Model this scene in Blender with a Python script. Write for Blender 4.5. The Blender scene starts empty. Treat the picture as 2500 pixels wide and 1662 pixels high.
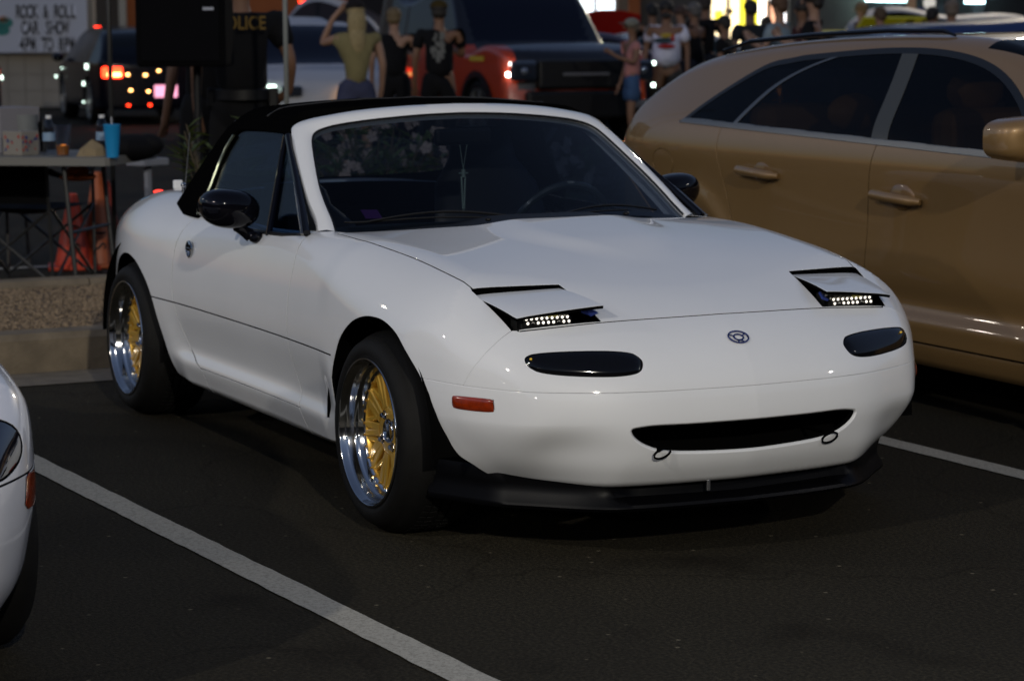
import bpy, bmesh, math, random
import numpy as np
from mathutils import Vector, Matrix
random.seed(7); np.random.seed(7)
R_ = math.radians
SC = bpy.context.scene; COL = SC.collection

# ---------------------------------------------------------------- camera
CAM = np.array([5.875, -3.214, 1.376]); FPX = 5704.0; YAW, PITCH, ROLL = R_(153.86), R_(7.56), R_(-0.23)
_cy, _sy, _cp, _sp = math.cos(YAW), math.sin(YAW), math.cos(PITCH), math.sin(PITCH)
FW = np.array([_cy*_cp, _sy*_cp, -_sp]); _r = np.array([_sy, -_cy, 0.0]); _u = np.cross(_r, FW)
RT = math.cos(ROLL)*_r + math.sin(ROLL)*_u; UP = -math.sin(ROLL)*_r + math.cos(ROLL)*_u
cd = bpy.data.cameras.new('camera'); cam = bpy.data.objects.new('camera', cd); COL.objects.link(cam)
cam.matrix_world = Matrix(((RT[0], UP[0], -FW[0], CAM[0]), (RT[1], UP[1], -FW[1], CAM[1]), (RT[2], UP[2], -FW[2], CAM[2]), (0, 0, 0, 1)))
cd.sensor_width = 36; cd.lens = FPX/2500*36; cd.clip_start = .1; cd.clip_end = 600
cd.dof.use_dof = True; cd.dof.focus_distance = 5.75; cd.dof.aperture_fstop = 5.6; cd.dof.aperture_blades = 7
SC.camera = cam

def at(u, v, d):
    "point of the world seen at photo pixel (u,v) at depth d metres"
    return CAM + d*(FW + (u-1250)/FPX*RT - (v-831)/FPX*UP)

# ---------------------------------------------------------------- sky, lamps, exposure
W = bpy.data.worlds.new('World'); SC.world = W; W.use_nodes = True
nt = W.node_tree; nt.nodes.clear()
sky = nt.nodes.new('ShaderNodeTexSky'); sky.sky_type = 'NISHITA'; sky.sun_disc = False
sky.sun_elevation = R_(-0.3); sky.sun_rotation = R_(180); sky.air_density = 1.0; sky.dust_density = .6; sky.ozone_density = 3.0
hs = nt.nodes.new('ShaderNodeHueSaturation'); hs.inputs['Saturation'].default_value = SKYSAT = .75
bg = nt.nodes.new('ShaderNodeBackground'); bg.inputs[1].default_value = .135
wo = nt.nodes.new('ShaderNodeOutputWorld')
nt.links.new(sky.outputs[0], hs.inputs['Color']); nt.links.new(hs.outputs[0], bg.inputs[0]); nt.links.new(bg.outputs[0], wo.inputs[0])

def lamp(name, loc, target, power, col, size=.5, spread=None):
    l = bpy.data.lights.new(name, 'AREA'); l.shape = 'DISK'; l.size = size; l.energy = power; l.color = col
    o = bpy.data.objects.new(name, l); COL.objects.link(o); o.location = loc
    o.rotation_euler = (Vector(target)-Vector(loc)).to_track_quat('-Z', 'Y').to_euler()
    return o
lamp('lot_lamp', (21, -5.5, 9.5), (0, 0, 0), 375, (1.0, .93, .80), .4)
lamp('lot_lamp', (6.5, -15, 9.5), (0, 0, 0), 140, (1.0, .93, .82), .35)
lamp('lot_lamp', (13, 17, 9.5), (-1, 1, 0), 60, (1.0, .93, .84), .35)
lamp('lot_lamp', (-7, -19, 9.5), (-2, 0, 0), 75, (1.0, .93, .84), .35)
lamp('lot_lamp', (30, -24, 9.5), (0, 0, 0), 100, (1.0, .93, .84), .35)
lamp('lot_lamp', (-20, -11, 9.0), (-14, 0, 0), 14, (1.0, .90, .75), .5)
lamp('lot_lamp', (-30, 26, 9.0), (-26, 14, 0), 140, (1.0, .86, .66), .8)

SC.view_settings.view_transform = 'Standard'; SC.view_settings.look = 'None'; SC.view_settings.gamma = 1
SC.view_settings.exposure = 2.25; SC.view_settings.use_curve_mapping = False
SC.render.engine = 'CYCLES'; SC.cycles.max_bounces = 8; SC.cycles.transparent_max_bounces = 12
SC.cycles.caustics_reflective = False; SC.cycles.caustics_refractive = False; SC.cycles.sample_clamp_indirect = 6

# ---------------------------------------------------------------- materials
MATS = {}
def mat(name, col=(.5, .5, .5), rough=.5, metal=0, coat=0, spec=.5, emit=None, es=1, noise=0, nscale=20, bump=0, bscale=200, trans=0, alpha=None, ccol=None, sheen=0):
    if name in MATS: return MATS[name]
    m = bpy.data.materials.new(name); m.use_nodes = True; n = m.node_tree; p = n.nodes['Principled BSDF']
    p.inputs['Base Color'].default_value = (*col, 1); p.inputs['Roughness'].default_value = rough; p.inputs['Metallic'].default_value = metal
    p.inputs['Coat Weight'].default_value = coat; p.inputs['Coat Roughness'].default_value = .03; p.inputs['Specular IOR Level'].default_value = spec
    p.inputs['Sheen Weight'].default_value = sheen
    if emit: p.inputs['Emission Color'].default_value = (*emit, 1); p.inputs['Emission Strength'].default_value = es
    if trans: p.inputs['Transmission Weight'].default_value = trans
    tc = n.nodes.new('ShaderNodeTexCoord')
    if noise:
        t = n.nodes.new('ShaderNodeTexNoise'); t.inputs['Scale'].default_value = nscale; t.inputs['Detail'].default_value = 6
        mx = n.nodes.new('ShaderNodeMix'); mx.data_type = 'RGBA'
        c2 = ccol or tuple(c*(1-noise) for c in col)
        mx.inputs['A'].default_value = (*col, 1); mx.inputs['B'].default_value = (*c2, 1)
        mr = n.nodes.new('ShaderNodeMapRange'); mr.inputs[1].default_value = .35; mr.inputs[2].default_value = .68
        n.links.new(tc.outputs['Object'], t.inputs['Vector']); n.links.new(t.outputs['Fac'], mr.inputs[0]); n.links.new(mr.outputs[0], mx.inputs['Factor'])
        n.links.new(mx.outputs['Result'], p.inputs['Base Color'])
    if bump:
        t = n.nodes.new('ShaderNodeTexNoise'); t.inputs['Scale'].default_value = bscale; t.inputs['Detail'].default_value = 4
        b = n.nodes.new('ShaderNodeBump'); b.inputs['Strength'].default_value = bump; b.inputs['Distance'].default_value = .01
        n.links.new(tc.outputs['Object'], t.inputs['Vector']); n.links.new(t.outputs['Fac'], b.inputs['Height']); n.links.new(b.outputs[0], p.inputs['Normal'])
    MATS[name] = m; return m
def glass(name, tint, gl=1.0):
    "tinted pane: sees through by the tint, reflects by fresnel"
    if name in MATS: return MATS[name]
    m = bpy.data.materials.new(name); m.use_nodes = True; n = m.node_tree; n.nodes.clear()
    o = n.nodes.new('ShaderNodeOutputMaterial'); t = n.nodes.new('ShaderNodeBsdfTransparent'); g = n.nodes.new('ShaderNodeBsdfGlossy')
    f = n.nodes.new('ShaderNodeFresnel'); ge = n.nodes.new('ShaderNodeNewGeometry'); mi = n.nodes.new('ShaderNodeMapRange'); mi.inputs[3].default_value = 1.5; mi.inputs[4].default_value = 1/1.5; n.links.new(ge.outputs['Backfacing'], mi.inputs[0]); n.links.new(mi.outputs[0], f.inputs[0]); mx = n.nodes.new('ShaderNodeMixShader')
    t.inputs[0].default_value = (*tint, 1); g.inputs[0].default_value = (gl, gl, gl, 1); g.inputs['Roughness'].default_value = .01
    n.links.new(f.outputs[0], mx.inputs[0]); n.links.new(t.outputs[0], mx.inputs[1]); n.links.new(g.outputs[0], mx.inputs[2]); n.links.new(mx.outputs[0], o.inputs[0])
    MATS[name] = m; return m

M_white = mat('white_paint', (.78, .79, .80), .48, coat=1, noise=.04, nscale=2.5)
M_tan = mat('gold_tan_metallic_paint', (.25, .148, .054), .40, metal=.35, coat=1, noise=.05, nscale=3)
M_black = mat('black_plastic', (.006, .006, .0065), .45, spec=.3)
M_gloss = mat('gloss_black_paint', (.003, .003, .005), .05, spec=.30)
M_rub = mat('tyre_rubber', (.0045, .0043, .004), .7, spec=.25, noise=.35, nscale=30, bump=.15, bscale=300)
M_dark = mat('dark_recess', (.003, .003, .003), .95, spec=0)
M_cloth = mat('black_canvas', (.0025, .0025, .0028), .95, spec=0, bump=.3, bscale=900)
M_chrome = mat('polished_aluminium', (.60, .59, .57), .09, metal=1)
M_gold = mat('gold_wheel_paint', (.80, .47, .06), .32, metal=.4, coat=.6)
M_steel = mat('brushed_trim', (.26, .25, .23), .38, metal=1)
M_lens = mat('smoked_lens', (.004, .004, .005), .07, spec=.35)
M_amber = mat('amber_marker', (.30, .028, .003), .2, coat=.6, noise=.4, nscale=60)
G_ws = glass('windshield_glass', (.33, .37, .43), .45)
G_side = glass('side_glass', (.40, .50, .62), .42)
G_tint = glass('privacy_glass', (.15, .14, .14), .32)
G_bot = glass('clear_plastic', (.80, .84, .86))

# ---------------------------------------------------------------- object helpers
def obj(name, mesh, parent=None, m=None, **kw):
    o = bpy.data.objects.new(name, mesh); COL.objects.link(o)
    if m is not None and not mesh.materials: mesh.materials.append(m)
    if parent: o.parent = parent
    for k, v in kw.items(): o[k] = v
    return o
def thing(name, label, cat, loc=(0, 0, 0), rz=0, group=None):
    o = bpy.data.objects.new(name, None); COL.objects.link(o); o.location = loc; o.rotation_euler = (0, 0, rz); o.empty_display_size = .2
    o['label'] = label; o['category'] = cat
    if group: o['group'] = group
    return o
def tag(o, label, cat, group=None):
    o['label'] = label; o['category'] = cat
    if group: o['group'] = group
    return o
def mesh(name, V, F, smooth=False, normals=None):
    me = bpy.data.meshes.new(name); me.from_pydata([tuple(v) for v in V], [], [tuple(int(i) for i in f) for f in F]); me.update()
    if smooth: me.polygons.foreach_set('use_smooth', [True]*len(me.polygons))
    if normals is not None: me.normals_split_custom_set_from_vertices([tuple(n) for n in normals])
    return me
def fastmesh(name, V, T, N=None):
    me = bpy.data.meshes.new(name); n = len(T)
    me.vertices.add(len(V)); me.vertices.foreach_set('co', np.asarray(V, np.float32).ravel())
    me.loops.add(3*n); me.loops.foreach_set('vertex_index', np.asarray(T, np.int32).ravel())
    me.polygons.add(n); me.polygons.foreach_set('loop_start', np.arange(0, 3*n, 3, dtype=np.int32))
    me.update(calc_edges=True); me.polygons.foreach_set('use_smooth', np.ones(n, bool))
    if N is not None: me.normals_split_custom_set_from_vertices(N.tolist())
    return me
class B:
    "collects simple shapes into one mesh"
    def __init__(s): s.V = []; s.F = []; s.S = []
    def add(s, V, F, smooth=False):
        o = len(s.V); s.V += [tuple(map(float, v)) for v in V]; s.F += [tuple(o+int(i) for i in f) for f in F]; s.S += [smooth]*len(F); return s
    def box(s, c, d, rz=0, bev=0):
        hx, hy, hz = d[0]/2, d[1]/2, d[2]/2; ca, sa = math.cos(rz), math.sin(rz)
        if bev <= 0:
            P = [(x, y, z) for x in (-hx, hx) for y in (-hy, hy) for z in (-hz, hz)]
            F = [(0, 1, 3, 2), (4, 6, 7, 5), (0, 4, 5, 1), (2, 3, 7, 6), (0, 2, 6, 4), (1, 5, 7, 3)]
        else:
            b = min(bev, hx*.9, hy*.9, hz*.9); bm = bmesh.new(); bmesh.ops.create_cube(bm, size=1)
            for v in bm.verts: v.co = (v.co.x*2*hx, v.co.y*2*hy, v.co.z*2*hz)
            bmesh.ops.bevel(bm, geom=bm.edges[:], offset=b, segments=2, affect='EDGES', profile=.5)
            P = [tuple(v.co) for v in bm.verts]; F = [[v.index for v in f.verts] for f in bm.faces]; bm.free()
        return s.add([(c[0]+ca*x-sa*y, c[1]+sa*x+ca*y, c[2]+z) for x, y, z in P], F)
    def tube(s, pts, r, n=8, cap=True):
        pts = [Vector(p) for p in pts]; rr = r if hasattr(r, '__len__') else [r]*len(pts); V = []; F = []
        for i, p in enumerate(pts):
            t = (pts[min(i+1, len(pts)-1)]-pts[max(i-1, 0)]).normalized()
            a = t.cross(Vector((0, 0, 1)));  a = a if a.length > .05 else t.cross(Vector((0, 1, 0))); a.normalize(); b = t.cross(a)
            for k in range(n):
                an = 2*math.pi*k/n; V.append(p+rr[i]*(math.cos(an)*a+math.sin(an)*b))
        for i in range(len(pts)-1):
            for k in range(n): F.append((i*n+k, i*n+(k+1) % n, (i+1)*n+(k+1) % n, (i+1)*n+k))
        if cap: F += [tuple(range(n))[::-1], tuple((len(pts)-1)*n+k for k in range(n))]
        return s.add(V, F, True)
    def lathe(s, prof, c=(0, 0, 0), axis='z', n=32, sgn=1):
        "prof: (radius, height) pairs"
        V = []; F = []
        for r, h in prof:
            for k in range(n):
                a = 2*math.pi*k/n; x, y = r*math.cos(a), r*math.sin(a)
                p = {'z': (x, y, h), 'y': (x, h*sgn, y), 'x': (h*sgn, x, y)}[axis]
                V.append((c[0]+p[0], c[1]+p[1], c[2]+p[2]))
        for i in range(len(prof)-1):
            for k in range(n): F.append((i*n+k, i*n+(k+1) % n, (i+1)*n+(k+1) % n, (i+1)*n+k))
        return s.add(V, F, True)
    def ball(s, c, r, n=12):
        r = r if hasattr(r, '__len__') else (r, r, r); V = []; F = []; m = n//2+1
        for i in range(m+1):
            th = math.pi*i/m
            for k in range(n):
                a = 2*math.pi*k/n; V.append((c[0]+r[0]*math.sin(th)*math.cos(a), c[1]+r[1]*math.sin(th)*math.sin(a), c[2]+r[2]*math.cos(th)))
        for i in range(m):
            for k in range(n): F.append((i*n+k, (i+1)*n+k, (i+1)*n+(k+1) % n, i*n+(k+1) % n))
        return s.add(V, F, True)
    def prism(s, poly, h0, h1, axis='z'):
        n = len(poly); f = {'z': lambda a, b, h: (a, b, h), 'y': lambda a, b, h: (a, h, b), 'x': lambda a, b, h: (h, a, b)}[axis]
        V = [f(a, b, h0) for a, b in poly]+[f(a, b, h1) for a, b in poly]
        F = [tuple(range(n))[::-1], tuple(range(n, 2*n))]+[(i, (i+1) % n, n+(i+1) % n, n+i) for i in range(n)]
        return s.add(V, F)
    def build(s, name, m, parent=None, fix=True, **kw):
        me = bpy.data.meshes.new(name); me.from_pydata(s.V, [], s.F); me.update()
        me.polygons.foreach_set('use_smooth', s.S)
        if fix:
            bm = bmesh.new(); bm.from_mesh(me); bmesh.ops.remove_doubles(bm, verts=bm.verts, dist=1e-5); bmesh.ops.recalc_face_normals(bm, faces=bm.faces)
            for e in bm.edges:
                if len(e.link_faces) == 2 and e.calc_face_angle(0) > .7: e.smooth = False
            bm.to_mesh(me); bm.free()
        return obj(name, me, parent, m, **kw)
def copy_tree(o, parent=None):
    c = o.copy(); COL.objects.link(c)
    if parent: c.parent = parent
    for ch in [x for x in bpy.data.objects if x.parent == o and x != c]: copy_tree(ch, c)
    return c
def text_mesh(name, body, size, m, parent, loc, rot, extrude=.002, align='CENTER', sx=1, bold=0):
    cu = bpy.data.curves.new(name, 'FONT'); cu.body = body; cu.size = size; cu.extrude = extrude; cu.align_x = align; cu.align_y = 'CENTER'; cu.offset = bold
    t = bpy.data.objects.new(name, cu); COL.objects.link(t)
    dg = bpy.context.evaluated_depsgraph_get(); dg.update(); me = bpy.data.meshes.new_from_object(t.evaluated_get(dg)); bpy.data.objects.remove(t)
    me.materials.clear(); o = obj(name, me, parent, m); o.location = loc; o.rotation_euler = rot; o.scale = (sx, 1, 1); return o

# ---------------------------------------------------------------- smooth-shell modelling (numpy)
def spl(xs, ys):
    xs = np.array(xs, float); ys = np.array(ys, float); o = np.argsort(xs); xs = xs[o]; ys = ys[o]; n = len(xs); h = np.diff(xs)
    A = np.eye(n); b = np.zeros(n)
    for i in range(1, n-1):
        A[i, i-1] = h[i-1]; A[i, i] = 2*(h[i-1]+h[i]); A[i, i+1] = h[i]; b[i] = 6*((ys[i+1]-ys[i])/h[i]-(ys[i]-ys[i-1])/h[i-1])
    M = np.linalg.solve(A, b); s0 = (ys[1]-ys[0])/h[0]-h[0]*M[1]/6; s1 = (ys[-1]-ys[-2])/h[-1]+h[-1]*M[-2]/6
    def f(x):
        x = np.asarray(x, float); i = np.clip(np.searchsorted(xs, x)-1, 0, n-2); t0 = xs[i+1]-x; t1 = x-xs[i]; hi = h[i]
        y = (M[i]*t0**3+M[i+1]*t1**3)/(6*hi)+(ys[i]/hi-M[i]*hi/6)*t0+(ys[i+1]/hi-M[i+1]*hi/6)*t1
        y = np.where(x < xs[0], ys[0]+s0*(x-xs[0]), y); return np.where(x > xs[-1], ys[-1]+s1*(x-xs[-1]), y)
    w = xs[-1]-xs[0]; gx = np.linspace(xs[0]-2*w, xs[-1]+2*w, 10001); gy = f(gx)
    return lambda x: np.interp(x, gx, gy)
def lin(xs, ys): return lambda x: np.interp(x, xs, ys)
def rmax(a, b, r):
    u = np.maximum(a+r, 0); v = np.maximum(b+r, 0)
    return np.where((a > -r) & (b > -r), np.sqrt(u*u+v*v)-r, np.maximum(a, b))
def sstep(x, a, b):
    t = np.clip((x-a)/(b-a), 0, 1); return t*t*(3-2*t)
def grad(f, P, e=1.2e-3):
    G = np.stack([f(P+e*np.eye(3)[i])-f(P-e*np.eye(3)[i]) for i in range(3)], -1); return G/np.maximum(np.linalg.norm(G, axis=-1, keepdims=True), 1e-9)
def shell(f, x0, x1, z0, nx, nphi, ncap, xref, tmax=1.8, ycen=0):
    "surface f=0 seen from an inner axis (x0..x1, ycen, z0), with fanned ends"
    def solve(O, D):
        st = .06; n = len(O); lo = np.zeros(n); hi = np.full(n, tmax); vl = np.full(n, -1.); vh = np.full(n, 1.); act = np.arange(n); t = 0.
        while t < tmax and len(act):
            t += st; v = f(O[act]+t*D[act]); out = v >= 0; hi[act[out]] = t; vh[act[out]] = v[out]; act = act[~out]; lo[act] = t; vl[act] = v[~out]
        for k in range(11):
            if k % 3 == 2: m = (lo+hi)/2
            else: m = lo+(hi-lo)*np.clip(vl/np.minimum(vl-vh, -1e-12), .02, .98)
            v = f(O+m[:, None]*D); neg = v < 0; lo = np.where(neg, m, lo); vl = np.where(neg, v, vl); hi = np.where(neg, hi, m); vh = np.where(neg, vh, v)
        w = np.clip(vl/np.minimum(vl-vh, -1e-12), 0, 1)
        return O+(lo+(hi-lo)*w)[:, None]*D
    ph = np.linspace(0, 2*math.pi, 2001)[:-1]; O = np.tile([xref, ycen, z0], (2000, 1)).astype(float)
    P = solve(O, np.stack([0*ph, np.sin(ph), np.cos(ph)], -1)); L = np.linalg.norm(np.roll(P, -1, 0)-P, axis=1)
    L = np.where(P[:, 2] < P[:, 2].min()+.03, L*.25, L); cum = np.concatenate([[0], np.cumsum(L)])
    phi = np.interp(np.linspace(0, cum[-1], nphi+1)[:-1], cum, np.concatenate([ph, [2*math.pi]]))
    E = np.stack([0*phi, np.sin(phi), np.cos(phi)], -1); rows = []
    for k in range(ncap):
        th = math.pi/2*(1-k/ncap)
        if k == 0: rows.append(('p', x0, -1, None))
    O = []; D = []
    for k in range(ncap):                       # rear fan
        th = (k+.02)/ncap*math.pi/2; O.append(np.tile([x0, ycen, z0], (nphi, 1))); D.append(math.sin(th)*E+np.array([-math.cos(th), 0, 0]))
    for x in np.linspace(x0, x1, nx): O.append(np.tile([x, ycen, z0], (nphi, 1))); D.append(E)
    for k in range(ncap)[::-1]:
        th = (k+.02)/ncap*math.pi/2; O.append(np.tile([x1, ycen, z0], (nphi, 1))); D.append(math.sin(th)*E+np.array([math.cos(th), 0, 0]))
    V = solve(np.concatenate(O).astype(float), np.concatenate(D)); nr = len(O)
    i = np.arange(nr-1)[:, None]; j = np.arange(nphi)[None]; a = i*nphi+j; b = i*nphi+(j+1) % nphi; c = (i+1)*nphi+(j+1) % nphi; d = (i+1)*nphi+j
    T = np.concatenate([np.stack([a, d, b], -1).reshape(-1, 3), np.stack([b, d, c], -1).reshape(-1, 3)])
    return V, T
def split(V, T, s, tmask=None):
    "cut triangles along s=0 (s per vertex)"
    s = np.where(np.abs(s) < 1e-7, 1e-7, s); sg = s > 0; st = sg[T]; cnt = st.sum(1); mix = (cnt > 0) & (cnt < 3)
    if tmask is not None: mix &= tmask
    if not mix.any(): return V, T
    K = T[~mix]; M = T[mix]; sm = sg[M]; odd = np.where((sm.sum(1) == 1)[:, None], sm, ~sm); k = odd.argmax(1); r = np.arange(len(M))
    A = M[r, k]; Bv = M[r, (k+1) % 3]; C = M[r, (k+2) % 3]
    e = np.concatenate([np.stack([A, Bv], -1), np.stack([A, C], -1)]); es = np.sort(e, 1)
    u, inv = np.unique(es, axis=0, return_inverse=True); inv = inv.ravel(); t = s[u[:, 0]]/(s[u[:, 0]]-s[u[:, 1]])
    NV = V[u[:, 0]]+t[:, None]*(V[u[:, 1]]-V[u[:, 0]]); idx = inv+len(V); n = len(M); ab = idx[:n]; ac = idx[n:]
    return np.concatenate([V, NV]), np.concatenate([K, np.stack([A, ab, ac], -1), np.stack([ab, Bv, C], -1), np.stack([ab, C, ac], -1)])
def sdpoly(a, b, poly):
    "signed distance in 2-D, negative inside"
    P = np.array(poly, float); lo = P.min(0)-.06; hi = P.max(0)+.06
    k = (a > lo[0]) & (a < hi[0]) & (b > lo[1]) & (b < hi[1]); out = np.full(a.shape, .06); out[k] = _sdp(a[k], b[k], P); return out
def _sdp(a, b, P):
    n = len(P); d = np.full(a.shape, 1e9); ins = np.zeros(a.shape, bool)
    for i in range(n):
        x1, y1 = P[i]; x2, y2 = P[(i+1) % n]; ex, ey = x2-x1, y2-y1; t = np.clip(((a-x1)*ex+(b-y1)*ey)/(ex*ex+ey*ey+1e-12), 0, 1)
        d = np.minimum(d, np.hypot(a-x1-t*ex, b-y1-t*ey))
        c = ((y1 > b) != (y2 > b)) & (a < (x2-x1)*(b-y1)/(y2-y1+1e-12)+x1); ins ^= c
    return np.where(ins, -d, d)
def rnd(poly, it=2):
    "corner-cutting smoothing of a polygon"
    P = np.array(poly, float)
    for _ in range(it):
        Q = np.roll(P, -1, 0); P = np.stack([.75*P+.25*Q, .25*P+.75*Q], 1).reshape(-1, 2)
    return P
def crv(pts, n=24, closed=False):
    "catmull-rom through 2-D points"
    P = np.array(pts, float); out = []; m = len(P); R = range(m if closed else m-1)
    for i in R:
        p = [P[(i+k) % m] if closed else P[min(max(i+k, 0), m-1)] for k in (-1, 0, 1, 2)]
        for t in np.linspace(0, 1, max(2, n//max(1, m-1))+1)[:-1]:
            out.append(.5*((2*p[1])+(-p[0]+p[2])*t+(2*p[0]-5*p[1]+4*p[2]-p[3])*t*t+(-p[0]+3*p[1]-3*p[2]+p[3])*t**3))
    if not closed: out.append(P[-1])
    return np.array(out)
class Shell:
    def __init__(s, f, *a, **k): s.f = f; s.V, s.T = shell(f, *a, **k)
    def cut(s, fun, tfun=None):
        m = None
        if tfun is not None: m = tfun(s.V[s.T].mean(1))
        s.V, s.T = split(s.V, s.T, fun(s.V), m)
    def groove(s, fun, g, tfun=None):
        "remove the band |fun|<g"
        s.cut(lambda P: fun(P)-g, tfun); s.cut(lambda P: fun(P)+g, tfun)
        c = s.V[s.T].mean(1); k = np.abs(fun(c)) < g
        if tfun is not None: k &= tfun(c)
        s.T = s.T[~k]
    def take(s, fun):
        "remove and return triangles whose centre satisfies fun"
        c = s.V[s.T].mean(1); k = fun(c); T = s.T[k]; s.T = s.T[~k]; return T
    def piece(s, name, T, m, parent, skirt=.02, off=0, xf=None, flare=0, dark=True, dome=None, **kw):
        if len(T) == 0: return None
        u, inv = np.unique(T, return_inverse=True); V = s.V[u]; T = inv.reshape(-1, 3); N = grad(s.f, V); V = V+off*N
        if dome is not None:
            V = V+dome(V)[:, None]*N; me = fastmesh(name, V, T, None); return obj(name, me, parent, m, **kw)
        if skirt:
            e = np.concatenate([T[:, [0, 1]], T[:, [1, 2]], T[:, [2, 0]]]); es = np.sort(e, 1); _, ix, ct = np.unique(es, axis=0, return_index=True, return_counts=True)
            be = e[ix[ct == 1]]; bu, bi = np.unique(be, return_inverse=True); be = bi.reshape(-1, 2); P = V[bu]; n = N[bu]
            t = P[be[:, 1]]-P[be[:, 0]]; o = np.cross(t, (n[be[:, 0]]+n[be[:, 1]])/2); on = np.zeros_like(P)
            np.add.at(on, be[:, 0], o); np.add.at(on, be[:, 1], o); on /= np.maximum(np.linalg.norm(on, axis=1, keepdims=True), 1e-9)
            r = min(.0008, skirt/3) if flare == 0 else flare
            rings = [(0, 0, .0), (r*.3, r*.7, .7), (r, r, 1.), (skirt, r, 1.)]; base = len(V); VV = [V]; NN = [N]; TT = [T]; k = len(bu)
            for q, (dn, do, w) in enumerate(rings):
                VV.append(P-dn*n+(do-0)*on*(1 if flare >= 0 else 1)); nn = n*(1-w)+on*w; NN.append(nn/np.linalg.norm(nn, axis=1, keepdims=True))
            for q in range(len(rings)-1):
                a = base+q*k+be[:, 0]; b = base+q*k+be[:, 1]; c = base+(q+1)*k+be[:, 1]; d = base+(q+1)*k+be[:, 0]
                TT += [np.stack([a, d, b], -1), np.stack([b, d, c], -1)]
            nT0 = len(T)+4*0; ntop = len(TT[0])+sum(len(t) for t in TT[1:1+4]); V = np.concatenate(VV); N = np.concatenate(NN); T = np.concatenate(TT)
        if xf is not None: V, N = xf(V, N)
        me = fastmesh(name, V, T, N); me.materials.append(m)
        if skirt and dark:
            me.materials.append(M_dark); mi = np.zeros(len(T), np.int32); mi[ntop:] = 1; me.polygons.foreach_set('material_index', mi)  # gap walls coloured black to stand in for shade in the seams
        return obj(name, me, parent, None, **kw)
# ================================================================ ground
def flat(name, poly, z, m, **kw):
    b = B(); b.add([(x, y, z) for x, y in poly], [tuple(range(len(poly)))]); return b.build(name, m, None, fix=False, **kw)
def asphalt():
    m = bpy.data.materials.new('asphalt'); m.use_nodes = True; n = m.node_tree; p = n.nodes['Principled BSDF']; L = n.links.new
    tc = n.nodes.new('ShaderNodeTexCoord')
    def noise(s, d=4, dist=0): t = n.nodes.new('ShaderNodeTexNoise'); t.inputs['Scale'].default_value = s; t.inputs['Detail'].default_value = d; L(tc.outputs['Object'], t.inputs['Vector']); return t
    def ramp(src, a, b, ca, cb):
        r = n.nodes.new('ShaderNodeValToRGB'); r.color_ramp.elements[0].position = a; r.color_ramp.elements[1].position = b; r.color_ramp.elements[0].color = (*ca, 1); r.color_ramp.elements[1].color = (*cb, 1); L(src, r.inputs[0]); return r
    big = ramp(noise(.7, 6).outputs['Fac'], .35, .7, (.026, .0225, .0155), (.036, .0315, .0215))
    fine = ramp(noise(95, 3).outputs['Fac'], .40, .72, (.60, .60, .60), (1.5, 1.48, 1.42))
    mul = n.nodes.new('ShaderNodeMix'); mul.data_type = 'RGBA'; mul.blend_type = 'MULTIPLY'; mul.inputs['Factor'].default_value = 1; L(big.outputs[0], mul.inputs['A']); L(fine.outputs[0], mul.inputs['B'])
    vo = n.nodes.new('ShaderNodeTexVoronoi'); vo.inputs['Scale'].default_value = 18; L(tc.outputs['Object'], vo.inputs['Vector'])
    sp = ramp(vo.outputs['Distance'], .06, .13, (1, 1, 1), (0, 0, 0)); sel = n.nodes.new('ShaderNodeMath'); sel.operation = 'GREATER_THAN'; sel.inputs[1].default_value = .82
    sep = n.nodes.new('ShaderNodeSeparateColor'); L(vo.outputs['Color'], sep.inputs[0]); L(sep.outputs[0], sel.inputs[0]); mm = n.nodes.new('ShaderNodeMath'); mm.operation = 'MULTIPLY'; L(sel.outputs[0], mm.inputs[0]); L(sp.outputs[0], mm.inputs[1])
    mx = n.nodes.new('ShaderNodeMix'); mx.data_type = 'RGBA'; mx.inputs['B'].default_value = (.15, .13, .09, 1); L(mul.outputs['Result'], mx.inputs['A']); L(mm.outputs[0], mx.inputs['Factor'])
    L(mx.outputs['Result'], p.inputs['Base Color']); p.inputs['Roughness'].default_value = .85; p.inputs['Specular IOR Level'].default_value = .12
    # oil stains, worn patches and hairline cracks
    st = ramp(noise(1.9, 3).outputs['Fac'], .60, .72, (1, 1, 1), (.62, .60, .58)); m2 = n.nodes.new('ShaderNodeMix'); m2.data_type = 'RGBA'; m2.blend_type = 'MULTIPLY'; m2.inputs['Factor'].default_value = 1; L(mx.outputs['Result'], m2.inputs['A']); L(st.outputs[0], m2.inputs['B'])
    wv = n.nodes.new('ShaderNodeTexVoronoi'); wv.feature = 'DISTANCE_TO_EDGE'; wv.inputs['Scale'].default_value = .55; ad = n.nodes.new('ShaderNodeMix'); ad.data_type = 'RGBA'; ad.blend_type = 'ADD'; ad.inputs['Factor'].default_value = .35; L(tc.outputs['Object'], ad.inputs['A']); L(noise(2.5, 6).outputs['Color'], ad.inputs['B']); L(ad.outputs['Result'], wv.inputs['Vector'])
    ck = ramp(wv.outputs['Distance'], .0012, .0045, (.68, .66, .64), (1, 1, 1)); m3 = n.nodes.new('ShaderNodeMix'); m3.data_type = 'RGBA'; m3.blend_type = 'MULTIPLY'; m3.inputs['Factor'].default_value = 1; L(m2.outputs['Result'], m3.inputs['A']); L(ck.outputs[0], m3.inputs['B']); L(m3.outputs['Result'], p.inputs['Base Color'])
    b = n.nodes.new('ShaderNodeBump'); b.inputs['Strength'].default_value = .8; b.inputs['Distance'].default_value = .005; L(noise(180, 2).outputs['Fac'], b.inputs['Height']); L(b.outputs[0], p.inputs['Normal'])
    return m
M_asph = asphalt()
flat('ground', [(-260, -200), (120, -200), (120, 220), (-260, 220)], 0, M_asph, kind='structure')
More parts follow.
